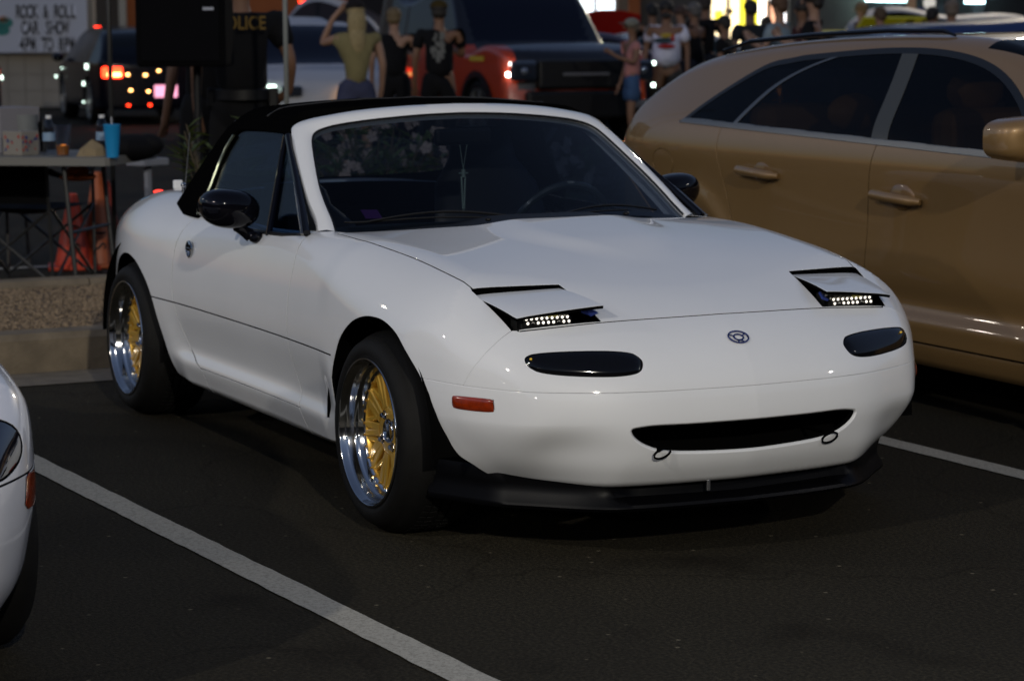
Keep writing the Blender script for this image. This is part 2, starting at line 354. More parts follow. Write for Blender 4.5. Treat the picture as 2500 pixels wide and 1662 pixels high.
def paintmat():
    m = bpy.data.materials.new('line_paint'); m.use_nodes = True; n = m.node_tree; p = n.nodes['Principled BSDF']; L = n.links.new
    tc = n.nodes.new('ShaderNodeTexCoord'); t = n.nodes.new('ShaderNodeTexNoise'); t.inputs['Scale'].default_value = 110; t.inputs['Detail'].default_value = 8; t.inputs['Roughness'].default_value = .75; L(tc.outputs['Object'], t.inputs['Vector'])
    r = n.nodes.new('ShaderNodeValToRGB'); r.color_ramp.elements[0].position = .36; r.color_ramp.elements[0].color = (.24, .23, .195, 1); r.color_ramp.elements[1].position = .56; r.color_ramp.elements[1].color = (.44, .42, .36, 1)
    L(t.outputs['Fac'], r.inputs[0]); L(r.outputs[0], p.inputs['Base Color']); p.inputs['Roughness'].default_value = .8; return m
M_line = paintmat()
def line(name, a, b_, w, **kw):
    a = np.array(a, float); b_ = np.array(b_, float); t = (b_-a)/np.linalg.norm(b_-a); n = np.array([-t[1], t[0]])*w/2; L = np.linalg.norm(b_-a); k = int(L/.06); V = []
    for i in range(k+1):
        p = a+t*L*i/k; V += [tuple(p+n*(1+random.uniform(-.05, .05)))+(.004,), tuple(p-n*(1+random.uniform(-.05, .05)))+(.004,)]
    b = B(); b.add(V, [(2*i, 2*i+1, 2*i+3, 2*i+2) for i in range(k)]); return b.build(name, M_line, None, fix=False, kind='structure')
line('parking_line', (-3.0, -1.425), (2.2, -1.115), .094)
line('parking_line', (-3.0, 1.23), (2.2, 1.425), .094)
line('parking_line', (-7.4, -6.0), (-7.9, 5.0), .10)
M_conc = mat('kerb_concrete', (.19, .15, .10), .85, noise=.35, nscale=9, bump=.3, bscale=60)
# kerbed gravel island behind the parked row
def kerb(name, x0, x1, y0, y1):
    b = B(); n = 0
    prof = [(x0, -.02), (x0-.012, .135), (x0-.035, .160), (x1+.02, .165), (x1, .14), (x1, -.02)]; y = y0
    while y < y1:
        ye = min(y+2.4, y1)-.006; V = [(px, yy, pz) for yy in (y, ye) for px, pz in prof]; k = len(prof)
        b = B(); b.add(V, [tuple(range(k))[::-1], tuple(range(k, 2*k))]+[(i, (i+1) % k, k+(i+1) % k, k+i) for i in range(k)]); b.build('kerb', M_conc, None, kind='structure'); y += 2.4
kerb('kerb', -3.42, -3.58, -9.6, 4.8); kerb('kerb', -5.42, -5.58, -9.6, 4.8)
flat('gutter', [(-3.42, -9.6), (-3.08, -9.6), (-3.08, 4.8), (-3.42, 4.8)], .004, mat('gutter_concrete', (.17, .145, .11), .85, noise=.3, nscale=12), kind='structure')
flat('gravel_bed', [(-5.45, -9.6), (-3.55, -9.6), (-3.55, 4.8), (-5.45, 4.8)], .125, mat('gravel_bed', (.20, .14, .085), .9, noise=.55, nscale=60, bump=.6, bscale=90), kind='structure')
# loose stones: one object
def gravel():
    rs = np.random.RandomState(3); N = 9000; V = []; F = []
    base = np.array([(1, 0, 0), (0, 1, 0), (-1, 0, 0), (0, -1, 0), (0, 0, .8), (0, 0, -.6)]); fc = [(0, 1, 4), (1, 2, 4), (2, 3, 4), (3, 0, 4), (1, 0, 5), (2, 1, 5), (3, 2, 5), (0, 3, 5)]
    P = np.stack([rs.uniform(-5.40, -3.60, N), rs.uniform(-1.6, 1.0, N), np.full(N, .128)], 1); s = rs.uniform(.006, .017, N)
    A = base[None]*s[:, None, None]*rs.uniform(.6, 1.3, (N, 6, 1)); a = rs.uniform(0, 6.28, N); c, d = np.cos(a)[:, None], np.sin(a)[:, None]
    Q = np.stack([A[..., 0]*c-A[..., 1]*d, A[..., 0]*d+A[..., 1]*c, A[..., 2]], -1)+P[:, None]
    T = (np.array(fc)[None]+6*np.arange(N)[:, None, None]).reshape(-1, 3); me = fastmesh('gravel', Q.reshape(-1, 3), T); me.polygons.foreach_set('use_smooth', np.zeros(len(T), bool))
    o = obj('gravel', me, None, mat('gravel_stone', (.25, .18, .11), .85, noise=.6, nscale=35)); o['kind'] = 'stuff'; o['label'] = 'tan gravel filling the kerbed island behind the white convertible'; o['category'] = 'gravel'
gravel()

# unseen blocks added around the lot to keep low sky and reflections dark
def sky_blocker(name,label,cat,x0,x1,y0,y1,h):
    r=thing(name,label,cat,((x0+x1)/2,(y0+y1)/2,0)); b=B(); b.box((0,0,h/2),(x1-x0,y1-y0,h)); b.build('wall',mat('sky_blocker_dark',(.05,.045,.04),.9),r); b=B(); b.box((0,0,h+.2),(x1-x0+1,y1-y0+1,.4)); b.build('roof',mat('sky_blocker_dark',(.05,.045,.04),.9),r)
sky_blocker('lot_edge_block','added dark block behind the camera, unseen, hiding the low sky','building',48,60,-60,60,13)
sky_blocker('lot_edge_block','added long dark block on the left side, unseen, hiding the low sky','building',-60,46,-52,-44,11)
sky_blocker('lot_edge_block','added long dark block on the right side, unseen, hiding the low sky','building',-40,46,52,60,11)
# ================================================================ the white roadster
def roadster_shape(deep=False):
    Wp=spl([-3.3,-3.1,-2.9,-2.7,-2.5,-2.2,-1.8,-1.2,-.6,-.25,0,.2,.35,.5,.7],[.46,.55,.625,.682,.735,.782,.772,.758,.763,.779,.786,.778,.755,.70,.60])
    dW=spl([.13,.18,.21,.245,.272,.295,.33,.39,.45,.51,.61,.69,.76,.86],[-.060,-.042,-.032,-.020,-.018,-.03,-.031,-.017,-.004,0,-.008,-.024,-.046,-.085])
    dWf=spl([.13,.18,.21,.31,.41,.51,.61,.69,.76,.86],[-.10,-.07,-.05,-.02,-.004,0,-.006,-.02,-.04,-.07])
    X0=spl([0,.2,.4,.52,.61,.68,.73,.76,.80,.86],[.768,.755,.715,.665,.61,.535,.455,.36,.22,-.2])
    dX=spl([.13,.18,.22,.26,.31,.36,.41,.45,.51,.56,.61,.67],[-.18,-.085,-.045,-.018,0,.01,.008,0,-.022,-.048,-.09,-.17])
    Hc=spl([-.65,-.356,-.2,0,.2,.4,.603,.69,.82],[.825,.815,.797,.770,.735,.690,.632,.60,.545])
    Hl=spl([-3.2,-3.0,-2.8,-2.5,-2.2,-1.9,-1.5,-1.0,-.65,-.35,0,.3,.57,.8],[.63,.695,.745,.786,.808,.803,.786,.768,.780,.785,.764,.718,.625,.52])
    Rr=spl([0,.3,.5,.62,.72,.80],[3.12,3.09,2.98,2.84,2.66,2.35])
    dR=spl([.15,.25,.4,.55,.7,.8],[-.10,-.03,0,-.01,-.05,-.12])
    Zb=spl([-3.2,-2.6,-1.6,-.3,.4,.72],[.25,.20,.178,.184,.205,.20])
    rt=spl([-3.2,-2.2,-1.75,-1.5,-1.1,-.7,-.4,-.1,.3,.5,.7],[.13,.15,.13,.09,.06,.065,.12,.175,.185,.15,.11])
    dp=.15 if deep else 1.
    def f(P):
        x=P[...,0];a=np.sqrt(P[...,1]**2+1e-6);z=P[...,2]
        ws=sstep(x,-1.85,-1.67)*(1-sstep(x,-.40,-.28))
        side=a-(Wp(x)+ws*dW(z)+(1-ws)*(dWf(z)-dp*1.2*sstep(x,.25,.5)*np.maximum(.38-z,0)**1.5))
        # soft hollow beside the mouth
        hol=.012*np.exp(-((a-.50)/.09)**2-((z-.315)/.05)**2)
        front=x-(X0(a)+dX(z)*(1-.25*sstep(a,.4,.75))-dp*1.9*sstep(a,.35,.62)*np.maximum(.38-z,0)**1.5)+hol
        t=sstep(a,.0,.66); hc=np.where(x>-.65,Hc(x),Hl(x)+.03)
        bul=1-sstep(a+.16*sstep(x,-.2,.25),.15,.30)
        top=z-(hc+(Hl(x)-hc)*t**1.3+.013*bul*(1-sstep(x,-.05,.24))*sstep(x,-.8,-.5))
        rear=-(x+Rr(a)+dR(z)); bot=(.11 if deep else Zb(x))-z
        g=rmax(side,front,.05); g=rmax(g,rear,.08); g=rmax(g,top,rt(x)); return rmax(g,bot,.02)
    return f,X0,dX,Zb
def build_roadster():
    root = thing('sports_car', 'white two-seat convertible with half-raised pop-up headlights, black soft top and gold deep-dish wheels', 'car')
    f,X0,dX,Zb=roadster_shape()
    S=Shell(f,-2.75,.30,.40,400,440,72,-1.0)
    X=lambda P:P[:,0]; Y=lambda P:P[:,1]; A=lambda P:np.abs(P[:,1]); Z=lambda P:P[:,2]
    # openings --------------------------------------------------------
    archf=[(-.285,.10),(-.275,.36),(-.263,.409),(-.225,.466),(-.178,.524),(-.10,.574),(-.013,.601),(.067,.607),(.136,.599),(.21,.573),(.273,.526),(.329,.472),(.368,.407),(.391,.33),(.405,.275),(.43,.235),(.45,.10)]
    archr=[(-2.60,.10),(-2.58,.33),(-2.52,.44),(-2.42,.535),(-2.31,.58),(-2.21,.592),(-2.12,.58),(-2.05,.553),(-1.98,.510),(-1.925,.450),(-1.885,.364),(-1.855,.285),(-1.835,.22),(-1.83,.10)]
    archf=[tuple(p) for p in crv(archf,90)]; archr=[tuple(p) for p in crv(archr,90)]
    for ar in (archf,archr):
        fn=lambda P,ar=ar:np.where(A(P)>.45,sdpoly(X(P),Z(P),ar),1.); S.cut(fn); S.take(lambda c:fn(c)<0)
    mouth=crv([(0,.377),(.184,.377),(.27,.378),(.315,.375),(.344,.367),(.334,.340),(.295,.314),(.234,.297),(.12,.289),(0,.286),(-.12,.289),(-.234,.297),(-.295,.314),(-.334,.340),(-.344,.367),(-.315,.375),(-.27,.378),(-.184,.377)],60,True)
    fm=lambda P:np.where(X(P)>.55,sdpoly(Y(P)+.014,Z(P),mouth)-.001,1.); S.cut(fm); S.take(lambda c:fm(c)<0)
    cock=[(-.47,0),(-.50,.3),(-.60,.5),(-.69,.615),(-.78,.655),(-1.0,.668),(-1.60,.655),(-1.70,.60),(-1.98,.57),(-1.98,-.57),(-1.70,-.60),(-1.60,-.655),(-1.0,-.668),(-.78,-.655),(-.69,-.615),(-.60,-.5),(-.50,-.3)]
    fc=lambda P:np.where(Z(P)>.6,sdpoly(X(P),Y(P),cock),1.); S.cut(fc); S.take(lambda c:fc(c)<0)
    hl=rnd([(.318,.612),(.513,.583),(.5555,.342),(.350,.362)],0)
    lids=[]
    for sg in (-1,1):
        fh=lambda P:np.where((Z(P)>.5)&(X(P)>0),sdpoly(X(P),sg*Y(P),hl),1.)
        S.cut(fh); S.cut(lambda P:fh(P)+.004); T=S.take(lambda c:fh(c)<-.004); S.take(lambda c:fh(c)<0); lids.append((sg,T))
    lens=crv([(.318,.530),(.337,.507),(.39,.499),(.47,.500),(.54,.505),(.585,.514),(.604,.533),(.592,.553),(.53,.560),(.42,.561),(.35,.556),(.325,.546)],48,True)
    lenses=[]
    for sg in (-1,1):
        oy=-.020 if sg<0 else .006; fl=lambda P:np.where((X(P)>.35)&(Z(P)>.4),sdpoly(sg*Y(P)-oy,Z(P),lens),1.)
        S.cut(fl); S.cut(lambda P:fl(P)+.003); T=S.take(lambda c:fl(c)<-.003); S.take(lambda c:fl(c)<0); lenses.append(T)
    mark=rnd([(.441,.412),(.440,.425),(.441,.438),(.448,.443),(.50,.4435),(.548,.443),(.555,.437),(.557,.423),(.557,.411),(.551,.405),(.50,.4045),(.447,.406)],1); marks=[]
    for sg in (-1,1):
        fk=lambda P:np.where(sg*Y(P)>.5,sdpoly(X(P),Z(P),mark),1.)
        S.cut(fk); S.cut(lambda P:fk(P)+.002); T=S.take(lambda c:fk(c)<-.002); S.take(lambda c:fk(c)<0); marks.append(T)
    # panel gaps ------------------------------------------------------
    hs=spl([-.60,-.456,-.346,-.166,-.005,.165,.306,.398,.51],[.641,.640,.639,.634,.626,.620,.606,.590,.577])
    hr=lambda y:-.305-.62*np.abs(y)**2.15
    hoodpoly=[(x,float(hs(x))) for x in np.linspace(-.54,.512,30)]+[(.59-.19*y*y,y) for y in np.linspace(.56,-.56,30)]
    hoodpoly=[(x,float(hs(x))) for x in np.linspace(float(hr(.64)),.50,30)]+[(.581-.19*y*y,y) for y in np.linspace(.565,-.565,30)]+[(x,-float(hs(x))) for x in np.linspace(.50,float(hr(.64)),30)]+[(float(hr(y)),y) for y in np.linspace(-.62,.62,30)]
    fhood=lambda P:np.where((Z(P)>.5)&(X(P)>-.75),sdpoly(X(P),Y(P),hoodpoly),1.)
    S.groove(fhood,.0026,lambda c:(c[:,2]>.5)&(c[:,0]>-.8))
    dr=[(-1.690,.80),(-1.690,.745),(-1.712,.703),(-1.732,.652),(-1.738,.594),(-1.735,.505),(-1.72,.446),(-1.698,.369),(-1.65,.307),(-1.56,.274),(-1.50,.256),(-1.475,.16)]
    df=[(-.570,.16),(-.575,.207),(-.60,.267),(-.63,.32),(-.652,.391),(-.655,.491),(-.652,.595),(-.645,.672),(-.650,.725),(-.672,.766),(-.69,.83)]
    dpoly=dr+df; dhi=[(a,b) for a,b in dr if b>.25]+[(-1.50,.258),(-.597,.258)]+[(a,b) for a,b in df if b>.26]
    fd=lambda P:np.where(A(P)>.5,sdpoly(X(P),Z(P),dpoly),1.)
    S.groove(fd,.0022,lambda c:(np.abs(c[:,1])>.5)&(c[:,0]<-.3)&(c[:,0]>-2)&(c[:,2]<.79))
    S.groove(lambda P:Z(P)-.262,.0018,lambda c:(np.abs(c[:,1])>.5)&(c[:,0]<-.585)&(c[:,0]>-1.52))
    S.groove(lambda P:Z(P)-.4625,.003,lambda c:(np.abs(c[:,1])>.6)&(c[:,0]<-.26)&(c[:,0]>-1.95))
    S.groove(lambda P:Z(P)-(.459+.055*np.abs(Y(P))**5),.0022,lambda c:(c[:,0]>.26))
    fbx=spl([.44,.47,.529,.569,.601,.63],[.468,.476,.502,.515,.513,.50])
    S.groove(lambda P:X(P)-fbx(Z(P)),.0008,lambda c:(np.abs(c[:,1])>.50)&(c[:,2]>.462)&(c[:,2]<.617)&(c[:,0]>.4))
    # trunk lid and rear bumper
    tl=[(-2.32,-.52),(-2.32,.52),(-2.86,.50),(-2.99,.45),(-3.02,0),(-2.99,-.45),(-2.86,-.50)]
    ft=lambda P:np.where(Z(P)>.6,sdpoly(X(P),Y(P),rnd(tl,1)),1.); S.groove(ft,.002,lambda c:(c[:,2]>.6)&(c[:,0]<-2.2))
    S.groove(lambda P:Z(P)-.50,.002,lambda c:c[:,0]<-2.55)
    # sort into parts ---------------------------------------------------
    w=M_white
    S.piece('hood',S.take(lambda c:fhood(c)<0),w,root,.025)
    cw=S.take(lambda c:(c[:,2]>.7)&(np.abs(c[:,1])<.62)&(c[:,0]<hr(c[:,1]))&(c[:,0]>-.72)&(c[:,0]<-.28))
    S.piece('cowl_panel',cw,M_black,root,.01,off=-.012)
    fdh=lambda c:np.where(np.abs(c[:,1])>.5,sdpoly(c[:,0],c[:,2],dpoly),1.)
    for sg in (-1,1):
        T=S.take(lambda c:(fdh(c)<0)&(sg*c[:,1]>0)&(c[:,2]>.262)); d=S.piece('door',T,w,root,.022)
        S.piece('rocker_panel',S.take(lambda c:(sg*c[:,1]>0)&(c[:,2]<.262)&(fdh(c)<0)),w,root,.022)
        # handle, chrome
        hy=sg*.752; b=B(); b.lathe([(0,.0),(.0265,.0),(.0295,.004),(.029,.009),(.024,.011),(.022,.006),(.010,.004),(.0,.006)],(-1.588,sg*.747,.655),'y',20,sg); h=b.build('door_handle',M_chrome,d)
        b=B(); b.box((-1.588,sg*.756,.655),(.034,.004,.012),0,.002); b.build('latch',mat('dark_chrome',(.3,.31,.34),.12,metal=1),h)
    S.piece('trunk_lid',S.take(lambda c:ft(c)<0),w,root,.02)
    S.piece('rear_bumper',S.take(lambda c:(c[:,0]<-2.55)&(c[:,2]<.50)),w,root,.02)
    for sg in (-1,1):
        S.piece('rear_quarter_panel',S.take(lambda c:(c[:,0]<-1.0)&(sg*c[:,1]>0)),w,root,.009)
    lowf=S.take(lambda c:(c[:,0]>.26)&(c[:,2]<.459+.055*np.abs(c[:,1])**5))
    # the lower bumper skin with a deep rolled mouth edge
    S.piece('front_bumper',lowf,w,root,.022,flare=.007)
    S.piece('nose_panel',S.take(lambda c:((c[:,0]>fbx(c[:,2]))&(c[:,0]>.40)&(c[:,2]<.66))|((c[:,0]>.5)&(np.abs(c[:,1])<.5))),w,root,.02)
    for sg in (-1,1):
        S.piece('front_fender',S.take(lambda c:(sg*c[:,1]>0)),w,root,.009)
    for sg,T in lids:
        th=R_(14.5); px,pz=.372,.687
        def xf(V,N):
            c,s=math.cos(th),math.sin(th); V=V.copy(); dx=V[:,0]-px; dz=V[:,2]-pz; V[:,0]=px+c*dx-s*dz+.008; V[:,2]=pz+s*dx+c*dz-.004
            n=N.copy(); n[:,0]=c*N[:,0]-s*N[:,2]; n[:,2]=s*N[:,0]+c*N[:,2]; return V,n
        lid=S.piece('headlight_lid',T,w,root,.009,xf=xf)
        # bucket under the lid
        b=B(); bk=[(.305,.625),(.520,.592),(.575,.333),(.335,.345)]
        top=[(x,sg*y,.70-(max(x,.33)-.33)*.40-.03) for x,y in bk]; bt=[(x,sg*y,.50) for x,y in bk]
        top=[(x,y,min(z,.60 if x>.45 else z)) for x,y,z in top]
        b.add(top+bt,[(0,4,5,1),(1,5,6,2),(2,6,7,3),(3,7,4,0),(4,7,6,5)]); b.build('headlight_bucket',M_dark,root)
        # sealed lamp unit with two rows of LED dots, tilted up with the lid
        hx=.500; yc=sg*.475; zc=.625
        b=B(); b.box((hx-.040,yc,zc-.010),(.06,.150,.076),0,.010); hd=b.build('headlight',mat('lamp_housing',(.03,.03,.03),.3),root)
        b=B(); b.box((hx-.010,yc,zc+.012),(.006,.138,.028),0,.002); b.build('lamp_glass',mat('lamp_glass_dark',(.10,.10,.09),.06,metal=.6,coat=1),hd)
        b=B(); b.box((hx-.006,yc+.02,zc+.014),(.003,.028,.012)); b.build('lamp_badge',mat('yellow_green_label',(.22,.20,.04),.4),hd)
        led=mat('led_glint_glow',(.9,.85,.75),.2,emit=(1,.92,.8),es=.35)  # faint glow stands in for light reflected by the LED dots
        for row in range(2):
            for k in range(9):
                y=yc-.060+.015*k+(.0045 if row else 0); b=B(); b.ball((hx+.001,y,zc+.009-.0115*row),(.003,.0040,.0040),8); b.build('led',led if (k*7+row*3)%5 or not row else M_chrome,hd)
        b=B(); b.box((hx-.014,yc,zc-.006),(.026,.15,.030),0,.004); b.build('led_strip',M_black,hd)
        b=B(); b.ball((.415,sg*.592,.622),(.012,.007,.012),8); b.tube([(.40,sg*.592,.60),(.43,sg*.59,.63)],.005); b.build('lamp_bracket',mat('zinc',(.25,.25,.26),.4,metal=.9),root)
        b=B(); b.add([(.505,-.5*0+sg*.367,.660),(.545,sg*.352,.648),(.543,sg*.372,.640),(.51,sg*.380,.645),(.503,sg*.363,.655),(.543,sg*.348,.643),(.541,sg*.368,.636),(.508,sg*.376,.640)],[(0,1,2,3),(7,6,5,4),(0,4,5,1),(1,5,6,2),(2,6,7,3),(3,7,4,0)]); b.build('lid_shim',mat('blue_plastic',(.02,.04,.22),.4),root)
    for T in lenses:
        sy=np.sign(S.V[T[0,0],1]); oy=-.020 if sy<0 else .006; l=S.piece('turn_signal',T,M_lens,root,0,off=-.005,dome=lambda P:.010*(1-np.exp(-np.maximum(-sdpoly(sy*P[:,1]-oy,P[:,2],lens),0)/.010)))
    for k,sg in enumerate((-1,1)):
        b=B()
        def lp(y,z): return float(X0(y)+dX(z)*(1-.25*float(sstep(np.array(y),.4,.75))))-.002
        b.ball((lp(.57,.545)-.003,sg*.572,.545),(.003,.004,.003),8); b.build('lens_clip',mat('dim_amber_bulb',(.5,.32,.02),.3,emit=(1,.6,.05),es=.05),root)
    for T in marks: S.piece('side_marker',T,M_amber,root,0,off=-.001,dome=lambda P:.007*(1-np.exp(-np.maximum(-sdpoly(P[:,0],P[:,2],mark),0)/.004)))
    # badge: ring with winged inner mark
    bx=float(X0(0)+dX(.578)); n=grad(f,np.array([[bx,0,.578]]))[0]; P0=None
    for t in np.linspace(-.1,.1,400):
        if f(np.array([[.688+t,0,.585+t*.8]]))[0]>0: P0=np.array([.688+t,0,.585+t*.8]); break
    n=grad(f,P0[None])[0]; bdg=B(); tx=np.array([0,1,0]); ty=np.cross(n,tx)
    def bp(a,b_,h=.002): return tuple(P0+a*tx+b_*ty+h*n)
    bdg.tube([bp(.029*math.cos(t),.022*math.sin(t)) for t in np.linspace(0,2*math.pi,33)],.0026,6,False)
    bdg.tube([bp(.014*math.cos(t)*(1+.0*t),.011*math.sin(t)-.001) for t in np.linspace(0,2*math.pi,25)],.0024,6,False)
    bdg.tube([bp(-.022,.010),bp(-.013,.004),bp(-.008,.008)],.002,6); bdg.tube([bp(.022,.010),bp(.013,.004),bp(.008,.008)],.002,6); bdg.tube([bp(-.009,-.019),bp(0,-.010),bp(.009,-.019)],.002,6)
    bdg.build('nose_badge',mat('dark_blue_chrome',(.16,.17,.34),.12,metal=1),root)
    # mouth interior, tow rings
    b=B(); b.box((.60,0,.33),(.02,.76,.16)); b.box((.66,0,.398),(.09,.60,.006)); b.box((.66,0,.258),(.09,.50,.006)); b.build('radiator',M_dark,root)
    for y in (-.272,.240):
        b=B(); c=(.752,y,.3065); b.tube([(c[0]+.0,c[1]+.022*math.cos(t)+.010*math.sin(t),c[2]+.013*math.sin(t)-.006) for t in np.linspace(0,2*math.pi,21)],.003,6,False); b.tube([(.62,y,.312),(.72,y,.312),(.745,y-.006,.308)],.006); b.build('tow_ring',M_dark,root)
    # ragged foam edge along the lower lip of the mouth
    b=B()
    for k in range(46):
        y=-.25+.50*k/45; b.box((.742-.35*y*y+random.uniform(-.002,.002),y,.2905+.0045*abs(y*4)**2*.25+random.uniform(-.0025,.001)),(.016,.008,random.uniform(.003,.007)))
    b.build('grille_foam',M_dark,root)
    # front lip spoiler ------------------------------------------------
    ys=np.linspace(-.705,.705,81); a=np.abs(ys); xl=X0(a)-.062-1.9*sstep(a,.35,.62)*np.maximum(.38-.22,0)**1.5*.8
    xl=xl-.9*np.maximum(a-.60,0)
    lead=sstep(a,.30,.40)
    prof=[(-.10,.240),(-.014,.236),(.000,.222),(-.006,.196),(.000,.170),(.014,.158),(.018,.150),(.012,.142),(-.12,.140),(-.25,.142)]
    V=[];F=[];m=len(prof)
    for i,y in enumerate(ys):
        for j,(px_,pz_) in enumerate(prof):
            V.append((xl[i]+px_-.028*(1-lead[i])*(1 if 3<=j<=4 else 0),y*(1+.01*(j in(5,6,7))),pz_+(.012*a[i] if j<5 else 0)))
    for i in range(len(ys)-1):
        for j in range(m-1): F.append((i*m+j,(i+1)*m+j,(i+1)*m+j+1,i*m+j+1))
    b=B(); b.add(V,F,True); b.build('lip_spoiler',mat('lip_black',(.0012,.0012,.0018),.42,spec=.13),root)
    b=B()
    for y in (-.105,): b.box((float(X0(abs(y)))-.060,y,.195),(.008,.010,.030),0,.002)
    b.build('lip_bolt',mat('zinc',(.25,.25,.26),.4,metal=.9),root)
    # inner arch liners
    b=B()
    for cx in (.03,-2.24):
        for sg in (-1,1):
            n=20; r=.37; b=B()
            V=[];F=[]
            for k in range(n+1):
                t=math.pi*k/n-.0; V+= [(cx+r*math.cos(t),sg*.760,.27+r*math.sin(t)*.98),(cx+r*math.cos(t),sg*.40,.27+r*math.sin(t)*.98),(cx,sg*.40,.25)]
            for k in range(n): F+=[(3*k,3*k+1,3*k+4,3*k+3),(3*k+1,3*k+2,3*k+4)]
            b.add(V,F); b.build('wheel_arch_liner',M_dark,root,fix=False)
    b=B(); b.box((-1.05,0,.20),(1.5,1.38,.04)); b.box((-2.5,0,.28),(.9,1.0,.10)); b.box((.1,0,.25),(.9,.8,.1)); b.build('floor_pan',M_dark,root)
    # ------------------------------------------------------------ windshield
    def WS(y,z): return (-.66+.55*.387)-(z-.782)*1.8-.55*y*y
    def wspt(y,z,off=0):
        n=np.array([1,1.1*y,1.8]); n/=np.linalg.norm(n); return np.array([WS(y,z),y,z])+off*n
    outr=crv([(.655,.775),(.640,.81),(.632,.855),(.618,.905),(.586,1.00),(.562,1.055),(.545,1.077),(.512,1.090),(.45,1.103),(.33,1.121),(.17,1.133),(0,1.137)],90)
    inr=crv([(.606,.775),(.596,.81),(.588,.855),(.574,.905),(.541,.985),(.516,1.035),(.492,1.056),(.455,1.069),(.40,1.080),(.29,1.093),(.14,1.104),(0,1.108)],90)
    o2=np.concatenate([outr*[-1,1],outr[::-1][1:]]); i2=np.concatenate([inr*[-1,1],inr[::-1][1:]]); n=len(o2); V=[];F=[]
    for k in range(n):
        oy,oz=o2[k]; iy,iz=i2[k]
        V+=[tuple(wspt(iy,iz,-.018)),tuple(wspt(iy,iz,.003)),tuple(wspt(iy*.93+oy*.07,iz*.93+oz*.07,.007)),tuple(wspt(iy*.55+oy*.45,iz*.55+oz*.45,.012)),tuple(wspt(iy*.12+oy*.88,iz*.12+oz*.88,.007)),tuple(wspt(oy,oz,-.002)),tuple(wspt(oy,oz,-.03)),tuple(wspt(oy*.93,oz-.004,-.045)),]
    for k in range(n-1):
        for j in range(7): F.append((k*8+j,(k+1)*8+j,(k+1)*8+j+1,k*8+j+1))
    b=B(); b.add(V,F,True); b.build('windshield_frame',M_white,root,fix=True)
    zi=inr[:,1]; yi=inr[:,0]; V=[];F=[];nr,nc=36,30
    for i in range(nr):
        z=.772+(1.1075-.772)*(1-(1-i/(nr-1))**1.6); w_=float(np.interp(z,zi,yi))+.006
        for k in range(nc): V.append(tuple(wspt(w_*(2*k/(nc-1)-1),z,-.004)))
    for i in range(nr-1):
        for k in range(nc-1): F.append((i*nc+k,(i+1)*nc+k,(i+1)*nc+k+1,i*nc+k+1))
    b=B(); b.add(V,F,True); b.build('windshield',G_ws,root,fix=False)
    b=B(); b.tube([tuple(wspt(y*1.0,z,.002)) for y,z in i2[::3]],.004,6,False); b.build('windshield_seal',M_black,root)
    # stickers in the corner, hanging charm, mirror inside
    b=B(); p=[wspt(-.50,.822,-.010),wspt(-.455,.822,-.010),wspt(-.455,.845,-.010),wspt(-.50,.845,-.010)]; b.add([tuple(q) for q in p]+[tuple(q-np.array([.001,0,.002])) for q in p],[(0,1,2,3),(7,6,5,4),(0,4,5,1),(2,6,7,3)]); b.build('permit_sticker',mat('purple_sticker',(.10,.02,.16),.5),root)
    b=B(); b.box((-1.0,-.015,1.035),(.03,.20,.055),0,.012); mi=b.build('rear_view_mirror',M_black,root)
    b=B(); b.tube([(-.99,-.03,1.01),(-.99,-.022,.955),(-.99,-.018,.93)],.0012,5); b.tube([(-.99,-.004,1.01),(-.99,-.014,.955),(-.99,-.018,.93)],.0012,5)
    b.tube([(-.99,-.018,.93),(-.99,-.018,.905)],.007,8); b.tube([(-.99,-.034,.918),(-.99,-.002,.918)],.003,6)
    for k in range(14):
        zz=.903-.0075*k; 
        for dy in (-.0065,.0065): b.ball((-.99,-.018+dy*(1-.05*k),zz),(.003,.004,.004),6)
    b.tube([(-.99,-.018,.80),(-.99,-.018,.788)],[.004,.002],6); b.build('hanging_charm',mat('pale_green_charm',(.30,.38,.32),.4,metal=.5,emit=(.3,.4,.33),es=.01),root)
    # wipers, washer nozzles
    for y0,y1,x0_,z0_ in ((-.05,-.56,-.45,.80),(.47,-.02,-.46,.803)):
        b=B(); pts=[wspt(y0+(y1-y0)*t,.798+.020*math.sin(math.pi*min(1,t*1.1))*1.0-.004*t,.012+.008*math.sin(math.pi*t)) for t in np.linspace(0,1,12)]; b.tube([tuple(p) for p in pts],[.0045]*6+[.0035]*6,6)
        pts=[wspt(y0+(y1-y0)*t,.798+.012*math.sin(math.pi*min(1,t*1.1)),.008) for t in np.linspace(.25,1.02,10)]; b.tube([tuple(p) for p in pts],.003,6); b.build('wiper',M_black,root)
    for y in (-.235,.23):
        b=B(); b.ball((-.352,y,.822),(.011,.010,.007),8); b.build('washer_nozzle',M_black,root)
    # ------------------------------------------------------------ soft top
    def fs(P):
        x=P[...,0];a=np.sqrt(P[...,1]**2+1e-6);z=P[...,2]
        side=a-(.70-(z-.76)*.44-.05*sstep(-x,1.7,2.3)); roof=z-(spl([-2.2,-1.95,-1.8,-1.6,-1.4,-1.2,-1.05,-.9],[1.00,1.085,1.125,1.148,1.150,1.146,1.140,1.135])(x)-.11*a*a)
        rear=-(x+1.77+(1.16-z)*1.15-.30*a*a); return rmax(rmax(side,rear,.12),roof,.075)
    Q=Shell(fs,-1.75,-1.0,.85,110,300,50,-1.3)
    Q.cut(lambda P:P[:,0]-(WS(P[:,1],P[:,2])-.030)); Q.take(lambda c:c[:,0]>WS(c[:,1],c[:,2])-.030)
    Q.cut(lambda P:.755-P[:,2]); Q.take(lambda c:c[:,2]<.755)
